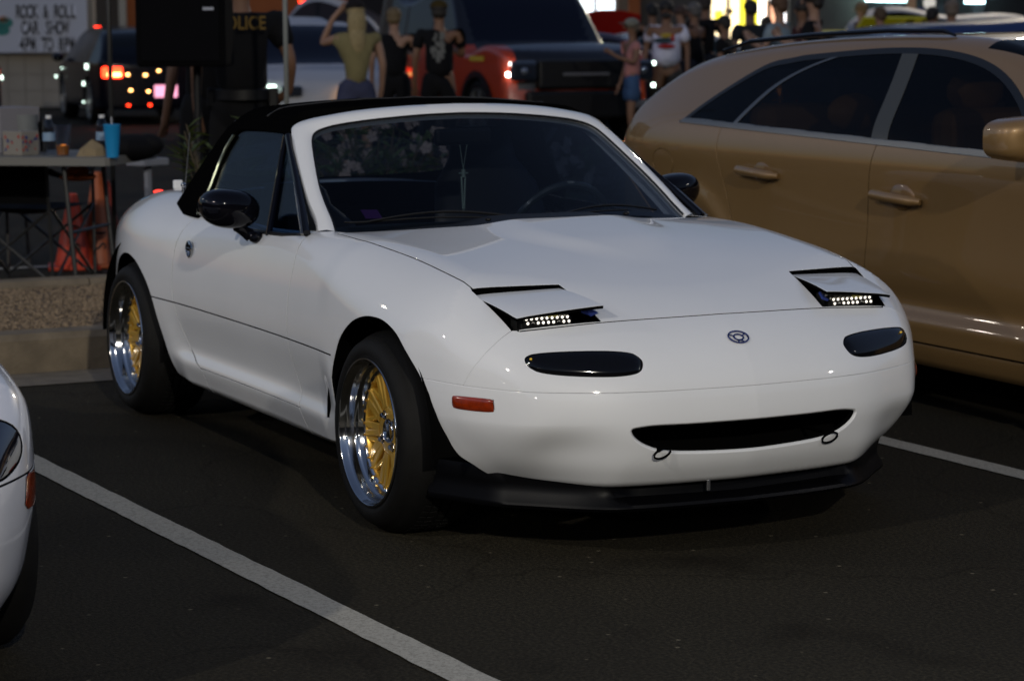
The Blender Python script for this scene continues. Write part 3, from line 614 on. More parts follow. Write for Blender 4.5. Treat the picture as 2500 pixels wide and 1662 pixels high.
    win=crv([(-1.665,.70),(-1.640,.80),(-1.648,.90),(-1.640,.975),(-1.615,1.025),(-1.57,1.048),(-1.40,1.054),(-1.20,1.054),(-1.12,1.048)],40); wp=[tuple(p) for p in win]+[(-.9,1.04),(-.5,.80),(-.5,.70)]
    fw=lambda P:np.where(np.abs(P[:,1])>.35,sdpoly(P[:,0],P[:,2],wp),1.); Q.cut(fw); Q.take(lambda c:fw(c)<0)
    rw=rnd([(-.54,.845),(.54,.845),(.55,1.0),(.50,1.09),(.40,1.115),(-.40,1.115),(-.50,1.09),(-.55,1.0)],2)
    fr=lambda P:np.where(P[:,0]<-1.75,sdpoly(P[:,1],P[:,2],rw),1.); Q.cut(fr); T=Q.take(lambda c:fr(c)<0)
    st=Q.piece('soft_top',Q.take(lambda c:c[:,0]<9),M_cloth,root,.03)
    for xs_ in (-1.42,-1.74):
        b=B(); pts=[]
        for y in np.linspace(-.53,.53,25):
            z=1.25
            while fs(np.array([[xs_,y,z]]))[0]>0 and z>.8: z-=.004
            pts.append((xs_,y,z+.003))
        b.tube(pts,.004,6); b.build('roof_seam',mat('roof_piping',(.012,.012,.013),.7),root); Q.piece('rear_window',T,G_bot,root,0)
    # side glass
    def sp(x,z,sg,off=0): return (x,sg*(.697-(z-.76)*.44+off),z)
    for sg in (-1,1):
        def pane(poly,name,m,parent=None,off=-.006,th=.004):
            b=B(); V=[sp(x,z,sg,off) for x,z in poly]+[sp(x,z,sg,off-th) for x,z in poly]; k=len(poly); b.add(V,[tuple(range(k)),tuple(range(k,2*k))[::-1]]+[(i,(i+1)%k,k+(i+1)%k,k+i) for i in range(k)]); return b.build(name,m,parent or root,fix=True)
        main=[(-.985,.745),(-1.655,.765),(-1.636,.86),(-1.642,.93),(-1.632,.985),(-1.605,1.028),(-1.56,1.046),(-1.25,1.052),(-1.172,1.048)]
        pane(main,'door_window',G_side)
        pane([(-.70,.765),(-.965,.745),(-1.135,1.035),(-1.10,1.02),(-1.0,.965),(-.85,.865)],'quarter_window',G_side)
        b=B(); b.tube([sp(-.957,.748,sg,.0),sp(-1.05,.90,sg,.0),sp(-1.142,1.045,sg,-.002)],.010,6); b.build('window_post',M_gloss,root)
        b=B(); b.tube([sp(-1.656,.765,sg,.003),sp(-1.636,.86,sg,.003),sp(-1.643,.93,sg,.003),sp(-1.633,.985,sg,.003),sp(-1.605,1.03,sg,.003)],.0055,6); b.build('window_rail',mat('rail_trim',(.20,.22,.16),.25,metal=.8),root)
        b=B(); b.tube([sp(-.668,.775,sg,-.003),sp(-.80,.855,sg,-.003),sp(-.93,.93,sg,-.004),sp(-1.05,1.0,sg,-.004),sp(-1.125,1.045,sg,-.004)],.012,8); b.build('pillar_seal',M_gloss,root)
        b=B(); b.tube([sp(-.662,.772,sg,.012),sp(-.78,.845,sg,.010),sp(-.90,.915,sg,.008)],[.005,.006,.002],6); b.build('pillar_trim',M_steel,root)
        b=B(); b.tube([(-.668,sg*.678,.770),(-.85,sg*.697,.757),(-1.1,sg*.702,.7515),(-1.4,sg*.699,.757),(-1.66,sg*.680,.768)],.0065,6); b.build('belt_seal',M_black,root)
        # door mirror: egg-shaped shell with a flat glass, on a short foot
        c=np.array([-1.045,sg*.800,.828]); b=B(); V=[];F=[];n1,n2=18,28
        for i in range(n1+1):
            t=math.pi*i/n1
            for k in range(n2):
                p=2*math.pi*k/n2; ex=lambda v,e:math.copysign(abs(v)**e,v)
                x=.072*ex(math.cos(t),.8); r=ex(math.sin(t),.75); y=.093*r*ex(math.cos(p),.82); z=.062*r*ex(math.sin(p),.82)
                if x<-.02: x=-.02-(abs(x)-.02)*.25
                y*=1-.10*(z<0)*abs(z)/.06; V.append((c[0]+x+.10*y*sg*-1*1.0,c[1]+y,c[2]+z+.08*y*sg))
        for i in range(n1):
            for k in range(n2): F.append((i*n2+k,(i+1)*n2+k,(i+1)*n2+(k+1)%n2,i*n2+(k+1)%n2))
        b.add(V,F,True); mm=b.build('door_mirror',M_gloss,root)
        b=B(); b.tube([(-1.03,sg*.775,.775),(-1.035,sg*.755,.757),(-1.03,sg*.735,.742)],[.022,.018,.022],10); b.ball((-1.02,sg*.722,.738),(.036,.022,.020),12); b.build('mirror_foot',M_gloss,mm)
        b=B(); b.ball((-1.127,sg*.80,.828),(.004,.078,.050),16); b.build('mirror_glass',mat('mirror_glass',(.8,.8,.8),.02,metal=1),mm)
    # ------------------------------------------------------------ cabin
    lea=mat('black_vinyl',(.02,.02,.022),.5)
    for sg in (-1,1):
        dz=0 if sg>0 else -.17; dx_=0 if sg>0 else -.10
        b=B(); b.box((-1.25,sg*.34,.40),(.52,.46,.16),0,.05); se=b.build('seat',lea,root)
        b=B(); V=[];
        for (x,z,w_,t_) in ((-1.42,.45,.22,.07),(-1.50,.65,.23,.07),(-1.57,.84,.20,.055),(-1.60,.93,.13,.05),(-1.615,1.0,.12,.045),(-1.62,1.04,.09,.035)):
            z=z+dz*(z-.4)/.6; x=x+dx_*(z-.4)/.6; ring=[(x+t_*math.cos(p)*.8,sg*.34+w_*np.sign(math.sin(p))*abs(math.sin(p))**.6,z) for p in np.linspace(0,2*math.pi,17)[:-1]]; V+=ring
        F=[(i*16+k,(i+1)*16+k,(i+1)*16+(k+1)%16,i*16+(k+1)%16) for i in range(5) for k in range(16)]+[tuple(range(80,96))]
        b.add(V,F,True); b.build('backrest',lea,se)
    b=B(); V=[];F=[]
    for i,(x,z) in enumerate([(-.50,.765),(-.62,.775),(-.74,.785),(-.80,.770),(-.83,.70),(-.82,.55)]):
        for k in range(9): y=-.60+1.2*k/8; V.append((x-.02*abs(y),y,z+(.018*math.exp(-((y-.34)/.16)**2) if 1<=i<=3 else 0)-(.06*max(0,abs(y)-.5))))
    for i in range(5):
        for k in range(8): F.append((i*9+k,(i+1)*9+k,(i+1)*9+k+1,i*9+k+1))
    b.add(V,F,True); b.build('dashboard',lea,root,fix=False)
    b=B(); c=np.array([-.985,.33,.715]); u1=np.array([0,1,0]); u2=np.array([.42,0,.907])
    b.tube([tuple(c+.175*(math.cos(t)*u1+math.sin(t)*u2)) for t in np.linspace(0,2*math.pi,41)],.013,8,False)
    for t in (0.15,math.pi-.15,-math.pi/2): b.tube([tuple(c),tuple(c+.17*(math.cos(t)*u1+math.sin(t)*u2))],.012,6)
    b.ball(tuple(c),(.03,.05,.05),10); swh=b.build('steering_wheel',mat('wheel_leather',(.035,.05,.05),.35,coat=.4),root)
    b=B(); q=c+.176*u2; b.box(tuple(q),(.02,.028,.022),0,.005); b.build('wheel_stripe',mat('centre_stripe',(.35,.36,.33),.5),swh)
    b=B(); b.box((-1.72,0,.56),(.04,1.28,.34)); b.box((-1.86,0,.74),(.40,1.26,.02)); b.box((-2.04,0,.78),(.03,1.2,.10)); b.box((-1.1,0,.26),(1.3,1.2,.03)); b.build('cabin_bulkhead',M_dark,root)
    for sg in (-1,1):
        b=B(); b.box((-1.2,sg*.66,.52),(.95,.02,.42),0,.005); b.build('door_card',lea,root)
    # antenna, filler peg and tail lamp corner
    b=B(); b.tube([(-2.60,-.43,.785),(-2.53,-.43,1.00)],.002,5); b.build('antenna',M_steel,root)
    b=B(); b.box((-2.47,-.50,.812),(.02,.035,.035),0,.006); b.build('antenna_base',mat('white_plastic',(.7,.7,.7),.5),root)
    b=B(); b.ball((-2.80,-.47,.765),(.012,.022,.008),10); b.build('tail_lamp',mat('red_lit',(.5,.01,.01),.3,emit=(1,.05,.03),es=.5),root)
    b=B(); b.box((-2.96,-.48,.50),(.10,.14,.06),0,.01); b.build('tail_lamp',mat('tail_lens',(.3,.02,.02),.15,coat=1),root)
    b=B(); b.ball((-2.10,-.60,.835),(.01,.01,.01),8); b.tube([(-2.10,-.60,.80),(-2.10,-.60,.835)],.006); b.build('tonneau_button',M_chrome,root)
    # ------------------------------------------------------------ wheels
    def wheel(x,sg,R0=.280,w=.205):
        fy=.779; lo='wheel'
        wr=bpy.data.objects.new('wheel',None); COL.objects.link(wr); wr.parent=root; wr.location=(x,sg*fy,R0)
        wr.rotation_euler=(R_(1.0)*sg,0,0)
        b=B(); b.lathe([(.200,-.020),(.206,-.008),(.214,-.003),(.225,.0015),(.240,-.003),(.253,-.012),(.262,-.028),(.2625,-.030),(.270,-.040),(.277,-.058),(.280,-.080)],(0,0,0),'y',72,sg)
        tr=[(.280,-.080)]
        for g in (-.098,-.128,-.158): tr+=[(.280,g+.006),(.274,g+.004),(.274,g-.004),(.280,g-.006)]
        tr+=[(.280,-.178),(.276,-.205),(.262,-.235),(.225,-.250),(.20,-.24)]
        b.lathe(tr,(0,0,0),'y',72,sg); b.build('tyre',M_rub,wr)
        b=B(); nt_=72
        for k in range(nt_):
            a=2*math.pi*k/nt_
            for h0_,tw in ((-.088,.05),(-.113,-.04),(-.143,.04),(-.170,-.05)):
                V=[]
                for aa,hh in ((a-.030,h0_-.010),(a+.030,h0_-.010),(a+.030+tw*.3,h0_+.010),(a-.030+tw*.3,h0_+.010)):
                    for rr_ in (.2785,.2822): V.append((rr_*math.cos(aa),sg*hh,rr_*math.sin(aa)))
                b.add(V,[(1,3,5,7),(0,1,3,2),(2,3,5,4),(4,5,7,6),(6,7,1,0)])
        b.build('tread_blocks',M_rub,wr,kind='stuff')
        b=B(); b.lathe([(.2065,-.012),(.2075,-.004),(.205,.0),(.2015,.0),(.199,-.003),(.197,-.014),(.1925,-.018),(.190,-.024),(.1885,-.040),(.186,-.047),(.1835,-.049),(.181,-.053),(.1795,-.064),(.1775,-.068),(.170,-.072),(.168,-.110),(.168,-.22)],(0,0,0),'y',96,sg); b.build('rim',M_chrome,wr)
        # gold centre
        b=B(); n=10; d0=-.062
        b.lathe([(.168,d0-.012),(.166,d0-.004),(.158,d0-.003),(.155,d0-.010),(.155,d0-.03),(.168,d0-.03)],(0,0,0),'y',64,sg)
        b.lathe([(.0,d0-.022),(.030,d0-.022),(.034,d0-.006),(.062,d0-.004),(.070,d0-.008),(.074,d0-.03),(0,d0-.03)],(0,0,0),'y',48,sg)
        def beam(a0,r0,a1,r1,w0,w1,h0,h1):
            p0=np.array([r0*math.cos(a0),r0*math.sin(a0)]); p1=np.array([r1*math.cos(a1),r1*math.sin(a1)]); t=(p1-p0)/np.linalg.norm(p1-p0); nn=np.array([-t[1],t[0]]); V=[]
            for p,w_,h in ((p0,w0,h0),(p1,w1,h1)):
                for s_,dd in ((-1,-.022),(-1,-.003),(-.6,0),(.6,0),(1,-.003),(1,-.022)): q=p+nn*w_*s_; V.append((q[0],sg*(h+dd),q[1]))
            b.add(V,[(0,1,7,6),(1,2,8,7),(2,3,9,8),(3,4,10,9),(4,5,11,10),(5,4,3,2,1,0),(6,7,8,9,10,11)])
        for k in range(n):
            a=2*math.pi*k/n+.1
            for s_ in (-1,1): beam(a+s_*.10,.066,a+s_*.085,.160,.0110,.0098,d0-.004,d0-.001)
        for k in range(n):
            a=2*math.pi*(k+.5)/n+.1; beam(a,.066,a,.105,.005,.004,d0-.010,d0-.010)
            for s_ in (-1,1): beam(a,.103,a+s_*.16,.160,.0075,.0075,d0-.010,d0-.004)
        b.build('wheel_centre',M_gold,wr)
        b=B()
        for k in range(30): a=2*math.pi*k/30; b.lathe([(0,d0+.004),(.0035,d0+.004),(.0042,d0+.001),(.0042,d0-.004)],(.162*math.cos(a),0,.162*math.sin(a)),'y',6,sg)
        b.build('rim_bolts',mat('gold_bolts',(.75,.52,.18),.2,metal=.9),wr,kind='stuff')
        for k in range(4):
            a=2*math.pi*k/4+.6; b=B(); b.lathe([(0,d0+.008),(.006,d0+.008),(.0085,d0+.004),(.009,d0-.012)],(.050*math.cos(a),0,.050*math.sin(a)),'y',6,sg); b.lathe([(.0095,d0-.003),(.0135,d0-.0035),(.014,d0-.012)],(.050*math.cos(a),0,.050*math.sin(a)),'y',12,sg); b.build('lug_nut',M_chrome,wr)
        b=B(); b.lathe([(.026,d0-.02),(.028,d0-.003),(.031,d0+.0),(.034,d0-.003),(.035,d0-.01)],(0,0,0),'y',32,sg); b.build('hub_ring',M_chrome,wr)
        b=B(); b.lathe([(0,-.15),(.13,-.15),(.13,-.17),(0,-.17)],(0,0,0),'y',40,sg); b.build('brake_disc',mat('brake_disc',(.10,.095,.09),.5,metal=.8),wr)
        return wr
    for x in (0,-2.265):
        for sg in (-1,1): wheel(x,sg)
    return root
build_roadster()
# ================================================================ gold-tan wagon beside it
def wheel_simple(root, x, y, sg, R0, mrim, spokes=7, rr=.72, w=.22, detail=True, twin=False):
    wr = bpy.data.objects.new('wheel', None); COL.objects.link(wr); wr.parent = root; wr.location = (x, y, R0)
    b = B(); r = R0*rr; n = 48 if detail else 24
    b.lathe([(r, -.02), (r+.01, 0), ((r+R0)/2, .006), (R0-.02, -.01), (R0-.004, -.03), (R0, -.05), (R0, -w+.03), (R0-.02, -w), (r, -w)], (0, 0, 0), 'y', n, sg); b.build('tyre', M_rub, wr)
    b = B(); b.lathe([(r+.003, -.012), (r, .0), (r-.012, -.004), (r-.016, -.05), (r-.02, -w+.05)], (0, 0, 0), 'y', n, sg)
    b.lathe([(0, -.02), (.05, -.018), (.07, -.03), (.07, -.06)], (0, 0, 0), 'y', 20, sg)
    for k in range(spokes):
        for off in ((-.05, .05) if twin else (0,)):
            a = 2*math.pi*k/spokes+off; ca, sa = math.cos(a), math.sin(a); wd = .016 if twin else .028; V = []
            for rad, ww in ((.05, wd), (r-.008, wd*.9)):
                for s_, d in ((-1, -.05), (-1, -.025), (1, -.025), (1, -.05)): V.append((rad*ca-ww*s_*sa, sg*(d+.01*(rad > .1)), rad*sa+ww*s_*ca))
            b.add(V, [(0, 1, 5, 4), (1, 2, 6, 5), (2, 3, 7, 6), (0, 4, 7, 3), (0, 3, 2, 1), (4, 5, 6, 7)])
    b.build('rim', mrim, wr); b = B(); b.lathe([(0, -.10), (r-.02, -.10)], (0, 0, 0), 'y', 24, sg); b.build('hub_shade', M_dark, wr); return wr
def build_wagon():
    root = thing('station_wagon', 'gold-tan wagon with dark tinted windows parked to the right of the white convertible', 'car', (0, 2.63, 0))
    Wx = spl([-3.5,-3.2,-2.6,-1.5,-.5,.3,.8,1.15],[.74,.82,.875,.88,.88,.875,.83,.70]); Wz = spl([.12,.2,.26,.30,.345,.37,.45,.6,.80,.86,.95,1.0,1.1,1.36],[-.05,-.012,.004,.006,.002,-.014,-.013,-.008,-.001,.004,-.008,-.030,-.105,-.30])
    Tx = spl([-3.5,-3.3,-3.05,-2.7,-2.2,-1.7,-1.3,-.9,-.5,-.1,.25,.6,1.0,1.2],[.86,1.0,1.18,1.285,1.335,1.357,1.36,1.34,1.25,1.09,.95,.90,.82,.73])
    def f(P):
        x=P[...,0];a=np.sqrt(P[...,1]**2+1e-6);z=P[...,2]
        fl=.012*np.exp(-((np.hypot(x+2.58,z-.33)-.37)/.05)**2)+.012*np.exp(-((np.hypot(x-.10,z-.33)-.37)/.05)**2)
        side=a-Wx(x)-Wz(z)-fl*(z<.8); top=z-(Tx(x)-.03*a*a)
        rear=-(x+3.52-.25*a*a-.56*np.maximum(z-.85,0)+.5*np.maximum(.4-z,0)); front=x-(1.15-.3*a**3)
        g=rmax(side,top,.055); g=rmax(g,rear,.12); g=rmax(g,front,.1); return rmax(g,.17-z,.02)
    S=Shell(f,-2.9,.55,.62,330,420,50,-1.5)
    for cx in (-2.58,.10):
        fa=lambda P:np.where(np.abs(P[:,1])>.5,np.hypot(P[:,0]-cx,P[:,2]-.30)-.355,1.); S.cut(fa); S.take(lambda c:fa(c)<0)
    zb=lambda x:.988+(x+2.676)*(-.050/2.16)-.012*0
    dlo=[(-2.70,.988)]+[(x,z) for x,z in crv([(-2.676,.995),(-2.501,1.121),(-2.292,1.23),(-2.112,1.262),(-1.966,1.277),(-1.485,1.303),(-1.107,1.294),(-.803,1.243),(-.548,1.139),(-.30,.98),(-.22,.93)],60)]+[(x,float(zb(x))) for x in np.linspace(-.22,-2.68,20)]
    fg=lambda P:np.where((np.abs(P[:,1])>.45)&(P[:,2]>.88),sdpoly(P[:,0],P[:,2],dlo),1.)
    # bright surround strip, then glass
    S.cut(fg); S.cut(lambda P:fg(P)+.022); T=S.take(lambda c:(fg(c)<0)&(fg(c)>-.022))
    c=S.V[T].mean(1); low=c[:,2]<zb(c[:,0])+.020
    for sg in (-1,1):
        S.piece('window_trim',T[low&(sg*c[:,1]>0)],M_steel,root,.006,off=.004,dark=False)
        S.piece('window_surround',T[~low&(sg*c[:,1]>0)],mat('satin_black_trim',(.008,.008,.008),.3,spec=.4),root,.006,off=.002)
    # divide the glass: quarter, rear door, front door
    posts=[((-2.262,.97),(-1.90,1.30),.026,'steel'),((-1.905,.97),(-1.985,1.13),.006,'steel'),((-1.215,.93),(-1.365,1.32),.052,'pillar')]
    def pd(P,a,b):
        t=(P[:,2]-a[1])/(b[1]-a[1]); return P[:,0]-(a[0]+(b[0]-a[0])*t+ (0.06*np.maximum(0,1-np.abs(2*t-1))*.0))
    c1=spl([.97,1.064,1.146,1.201,1.242,1.275],[-2.275,-2.209,-2.138,-2.042,-1.928,-1.80])
    inG=lambda c:(fg(c)<-.0215)
    S.cut(lambda P:P[:,0]-c1(P[:,2]),inG); S.cut(lambda P:P[:,0]-c1(P[:,2])-.030,inG)
    S.cut(lambda P:pd(P,(-1.20,.93),(-1.36,1.30))-.050,inG); S.cut(lambda P:pd(P,(-1.20,.93),(-1.36,1.30))+.050,inG)
    for sg in (-1,1):
        sd=lambda c:sg*c[:,1]>0
        S.piece('window_bar',S.take(lambda c:inG(c)&sd(c)&(c[:,0]>c1(c[:,2]))&(c[:,0]<c1(c[:,2])+.030)),M_steel,root,.006,off=.003)
        S.piece('pillar_panel',S.take(lambda c:inG(c)&sd(c)&(np.abs(pd(c,(-1.20,.93),(-1.36,1.30)))<.050)),mat('grey_gloss_pillar',(.045,.045,.038),.3,spec=.5),root,.006,off=.002)
        S.piece('window',S.take(lambda c:inG(c)&sd(c)&(c[:,0]<c1(c[:,2]))),G_tint,root,0)
        S.piece('window',S.take(lambda c:inG(c)&sd(c)&(c[:,0]<-1.3+.0*c[:,0])&(c[:,0]<-1.20-.41*(c[:,2]-.93))),G_tint,root,0)
        S.piece('window',S.take(lambda c:inG(c)&sd(c)),G_tint,root,0)
    # windshield, backlight
    wsp=lambda P:np.where((P[:,0]>-1.2)&(P[:,2]>.93),np.maximum(np.abs(P[:,1])-(.74-.36*(P[:,2]-.95)),np.maximum(-P[:,0]-.92,-(P[:,2]-.985))),1.)
    S.cut(wsp); S.piece('windshield',S.take(lambda c:wsp(c)<0),G_tint,root,0)
    bl=lambda P:np.where((P[:,0]<-2.8)&(P[:,2]>.95),np.maximum(np.abs(P[:,1])-(.60),np.maximum(P[:,2]-1.23,.98-P[:,2])),1.)
    S.cut(bl); S.piece('rear_window',S.take(lambda c:bl(c)<0),G_tint,root,0)
    # black roof panel edge
    rf=lambda P:np.where((P[:,2]>1.2)&(P[:,0]<-.95)&(P[:,0]>-2.95),np.abs(P[:,1])-.47,1.)
    side=lambda c:(np.abs(c[:,1])>.5)
    rsx=spl([.17,.45,.604,.662,.77,.851,.969,1.0],[-2.12,-2.16,-2.226,-2.250,-2.294,-2.326,-2.335,-2.335]); fsx=spl([.17,.30,.48,.617,.793,.952,1.0],[-1.30,-1.305,-1.290,-1.278,-1.262,-1.227,-1.215]); gsx=spl([.17,.48,.793,.952],[-.12,-.14,-.13,-.10])
    lowb=lambda c:side(c)&(c[:,2]<.985)&(c[:,2]>.21)
    for gx,ok in ((rsx,lambda c:lowb(c)&(c[:,0]<-1.9)&(c[:,0]>-2.6)),(fsx,lambda c:lowb(c)&(np.abs(c[:,0]+1.25)<.2)),(gsx,lambda c:lowb(c)&(np.abs(c[:,0]+.12)<.2))): S.groove(lambda P,gx=gx:P[:,0]-gx(P[:,2]),.0025,ok)
    S.groove(lambda P:P[:,2]-.262,.004,lambda c:side(c)&(c[:,0]>-2.24)&(c[:,0]<-.1))
    S.groove(lambda P:np.hypot((P[:,0]+2.80)/.095,(P[:,2]-.812)/.062)*.08-.08,.002,lambda c:side(c)&(c[:,1]<0)&(np.abs(c[:,0]+2.8)<.2))
    w=M_tan
    S.piece('fuel_door',S.take(lambda c:(c[:,1]<-.5)&(np.hypot((c[:,0]+2.80)/.095,(c[:,2]-.812)/.062)<1)),w,root,.01)
    for sg in (-1,1):
        sd=lambda c:(sg*c[:,1]>.5)&(c[:,2]<.992)&(c[:,2]>.262)
        for k,(a,b_,hx,hz) in enumerate(((rsx,fsx,-2.0,.822),(fsx,gsx,-1.068,.780))):
            d=S.piece('door',S.take(lambda c:sd(c)&(c[:,0]>a(c[:,2]))&(c[:,0]<b_(c[:,2]))),w,root,.02)
            y0=sg*.880; b=B(); b.ball((hx+.015,y0-sg*.004,hz-.004),(.078,.013,.050),20); b.build('handle_recess',mat('tan_recess_shade',(.16,.085,.025),.4,metal=.2,coat=1),d)  # raised disc; the hollow's shade is put into its darker tan
            b=B(); b.tube([(hx-.145,y0+sg*.004,hz-.004),(hx-.13,y0+sg*.022,hz-.004),(hx-.02,y0+sg*.032,hz-.008),(hx+.10,y0+sg*.026,hz-.014),(hx+.14,y0+sg*.008,hz-.016)],[.012,.020,.018,.018,.011],12); b.build('door_handle',w,d)
    for sg in (-1,1): S.piece('rocker',S.take(lambda c:side(c)&(sg*c[:,1]>0)&(c[:,2]<.262)&(c[:,0]>-2.2)&(c[:,0]<-.1)),w,root,.02)
    S.piece('body',S.T,w,root,.03)
    for sg in (-1,1):
        b=B(); b.tube([(-2.75,sg*.60,1.285),(-2.55,sg*.585,1.325),(-2.1,sg*.565,1.352),(-1.6,sg*.56,1.368),(-1.25,sg*.56,1.366),(-1.18,sg*.56,1.350)],[.006,.010,.010,.010,.009,.005],8); b.build('roof_rail',M_gloss,root)
        b=B(); V=[];F=[];c=np.array([-.27,sg*.975,1.015]);n1,n2=16,24
        for i in range(n1+1):
            t=math.pi*i/n1
            for k in range(n2):
                p=2*math.pi*k/n2; ex=lambda v,e:math.copysign(abs(v)**e,v); x=.085*ex(math.cos(t),.6); r=ex(math.sin(t),.5); y=.110*r*ex(math.cos(p),.5); z=.075*r*ex(math.sin(p),.5)
                if x<-.03:x=-.03
                V.append((c[0]+x-.10*abs(y)*(y*sg>0)-.12*y*sg,c[1]+y,c[2]+z*(1-.2*(y*sg>0)*abs(y)/.12)))
        for i in range(n1):
            for k in range(n2): F.append((i*n2+k,(i+1)*n2+k,(i+1)*n2+(k+1)%n2,i*n2+(k+1)%n2))
        b.add(V,F,True); m=b.build('wing_mirror',w,root); b=B(); b.tube([(-.29,sg*.90,.955),(-.31,sg*.85,.940)],[.03,.04],8); b.build('mirror_foot',M_black,m)
    # cabin: front seats with head rests seen through the tint
    lea=mat('camel_leather',(.50,.30,.09),.5)
    for sg in (-1,1):
        b=B(); b.box((-.95,sg*.36,.55),(.5,.46,.2),0,.05); st=b.build('seat',lea,root); b=B(); b.box((-1.25,sg*.36,.82),(.16,.44,.52),0,.06); b.build('backrest',lea,st); b=B(); b.ball((-1.32,sg*.36,1.14),(.06,.13,.085),12); b.build('headrest',lea,st)
    b=B(); b.box((-2.15,0,.55),(.5,1.3,.2),0,.05); st=b.build('rear_seat',lea,root); b=B(); b.box((-2.42,0,.82),(.16,1.3,.5),0,.06); b.build('backrest',lea,st)
    for y in (-.4,.4): b=B(); b.ball((-2.0,y*1.1,1.04),(.06,.13,.08),12); b.build('headrest',lea,st)
    b=B(); b.box((-.35,0,.80),(.4,1.4,.22),0,.05); b.build('dashboard',M_black,root)
    b=B(); b.box((-1.3,0,.40),(3.2,1.5,.06)); b.box((-1.2,0,.23),(2.1,1.5,.05)); b.build('floor_pan',M_dark,root)
    for x in (-2.58,.10):
        for sg in (-1,1): wheel_simple(root,x,sg*.865,sg,.325,mat('alloy_rim',(.5,.5,.5),.25,metal=.9),7)
build_wagon()

# ================================================================ white car at the left edge
def build_left_car():
    root = thing('sports_car', 'white car at the left edge, only its rounded front corner in view', 'car', (.70, -2.727, 0))
    f,X0,dX,Zb=roadster_shape(True); S=Shell(f,-2.75,.30,.40,170,220,60,-1.0)
    for cx in (.03,-2.24):
        fa=lambda P:np.where(np.abs(P[:,1])>.45,np.hypot(P[:,0]-cx,P[:,2]-.27)-.335,1.); S.cut(fa); S.take(lambda c:fa(c)<0)
    hx=crv([(.47,.575),(.54,.625),(.62,.615),(.68,.57),(.67,.51),(.60,.485),(.52,.50),(.475,.53)],30,True)
    fh=lambda P:np.where((np.abs(P[:,1])>.35)&(P[:,2]>.4)&(P[:,2]<.68),sdpoly(P[:,0],P[:,2],hx),1.); S.groove(fh,.003,lambda c:(np.abs(c[:,1])>.3)&(c[:,0]>.1))
    for sg in (-1,1): S.piece('headlight',S.take(lambda c:(fh(c)<0)&(sg*c[:,1]>0)),mat('dark_headlight',(.01,.01,.014),.05,coat=1),root,.01,off=-.002)
    mk=rnd([(.40,.395),(.40,.43),(.395,.465),(.44,.47),(.485,.475),(.495,.44),(.505,.405),(.45,.40)],1); fk=lambda P:np.where(np.abs(P[:,1])>.45,sdpoly(P[:,0],P[:,2],mk),1.); S.cut(fk); S.piece('side_marker',S.take(lambda c:(fk(c)<0)&(c[:,1]>0)),M_amber,root,.006,off=.003); S.piece('side_marker',S.take(lambda c:fk(c)<0),M_amber,root,.006,off=.003)
    S.groove(lambda P:P[:,2]-(.475+.0*P[:,0]),.003,lambda c:(c[:,0]>.33)&(np.abs(c[:,1])>.55)&(c[:,0]<.62))
    mo=crv([(0,.36),(.3,.36),(.42,.33),(.40,.24),(.2,.21),(0,.205),(-.2,.21),(-.40,.24),(-.42,.33),(-.3,.36)],40,True); fm=lambda P:np.where(P[:,0]>.5,sdpoly(P[:,1],P[:,2],mo),1.); S.cut(fm); S.take(lambda c:fm(c)<0)
    ck=[(-.45,-.66),(-1.70,-.66),(-1.70,.66),(-.45,.66)]; fc=lambda P:np.where(P[:,2]>.6,sdpoly(P[:,0],P[:,1],ck),1.); S.cut(fc); S.take(lambda c:fc(c)<0)
    w=mat('pearl_white_paint',(.74,.75,.80),.32,coat=1)
    S.piece('body',S.T,w,root,.04)
    b=B(); b.box((.58,0,.29),(.02,.9,.2)); b.box((-1.,0,.20),(2.6,1.3,.05)); b.build('floor_pan',M_dark,root)
    # closed roof and glass
    def fr(P):
        x=P[...,0];a=np.sqrt(P[...,1]**2+1e-6);z=P[...,2]
        return rmax(rmax(a-(.70-(z-.76)*.44),z-(spl([-2.3,-1.9,-1.5,-1.1,-.5],[.86,1.08,1.16,1.14,.80])(x)-.1*a*a),.09),.74-z,.02)
    Q=Shell(fr,-1.9,-.9,.85,60,120,24,-1.3); gw=lambda P:np.where(P[:,0]>-1.1,np.abs(P[:,1])-.60,1.); Q.cut(gw); Q.piece('windshield',Q.take(lambda c:(gw(c)<0)&(c[:,0]>-1.08)),G_tint,root,0)
    sw=lambda P:np.where(np.abs(P[:,1])>.4,np.maximum(np.maximum(P[:,2]-1.05,.775-P[:,2]),np.maximum(P[:,0]+.80+(P[:,2]-.775)*1.2,-P[:,0]-1.65)),1.); Q.cut(sw); Q.piece('side_window',Q.take(lambda c:sw(c)<0),G_tint,root,0); Q.piece('soft_top',Q.T,M_cloth,root,0)
    for x in (0,-2.265):
        for sg in (-1,1): wheel_simple(root,x,sg*.775,sg,.29,mat('alloy_rim',(.5,.5,.5),.25,metal=.9),5)
build_left_car()
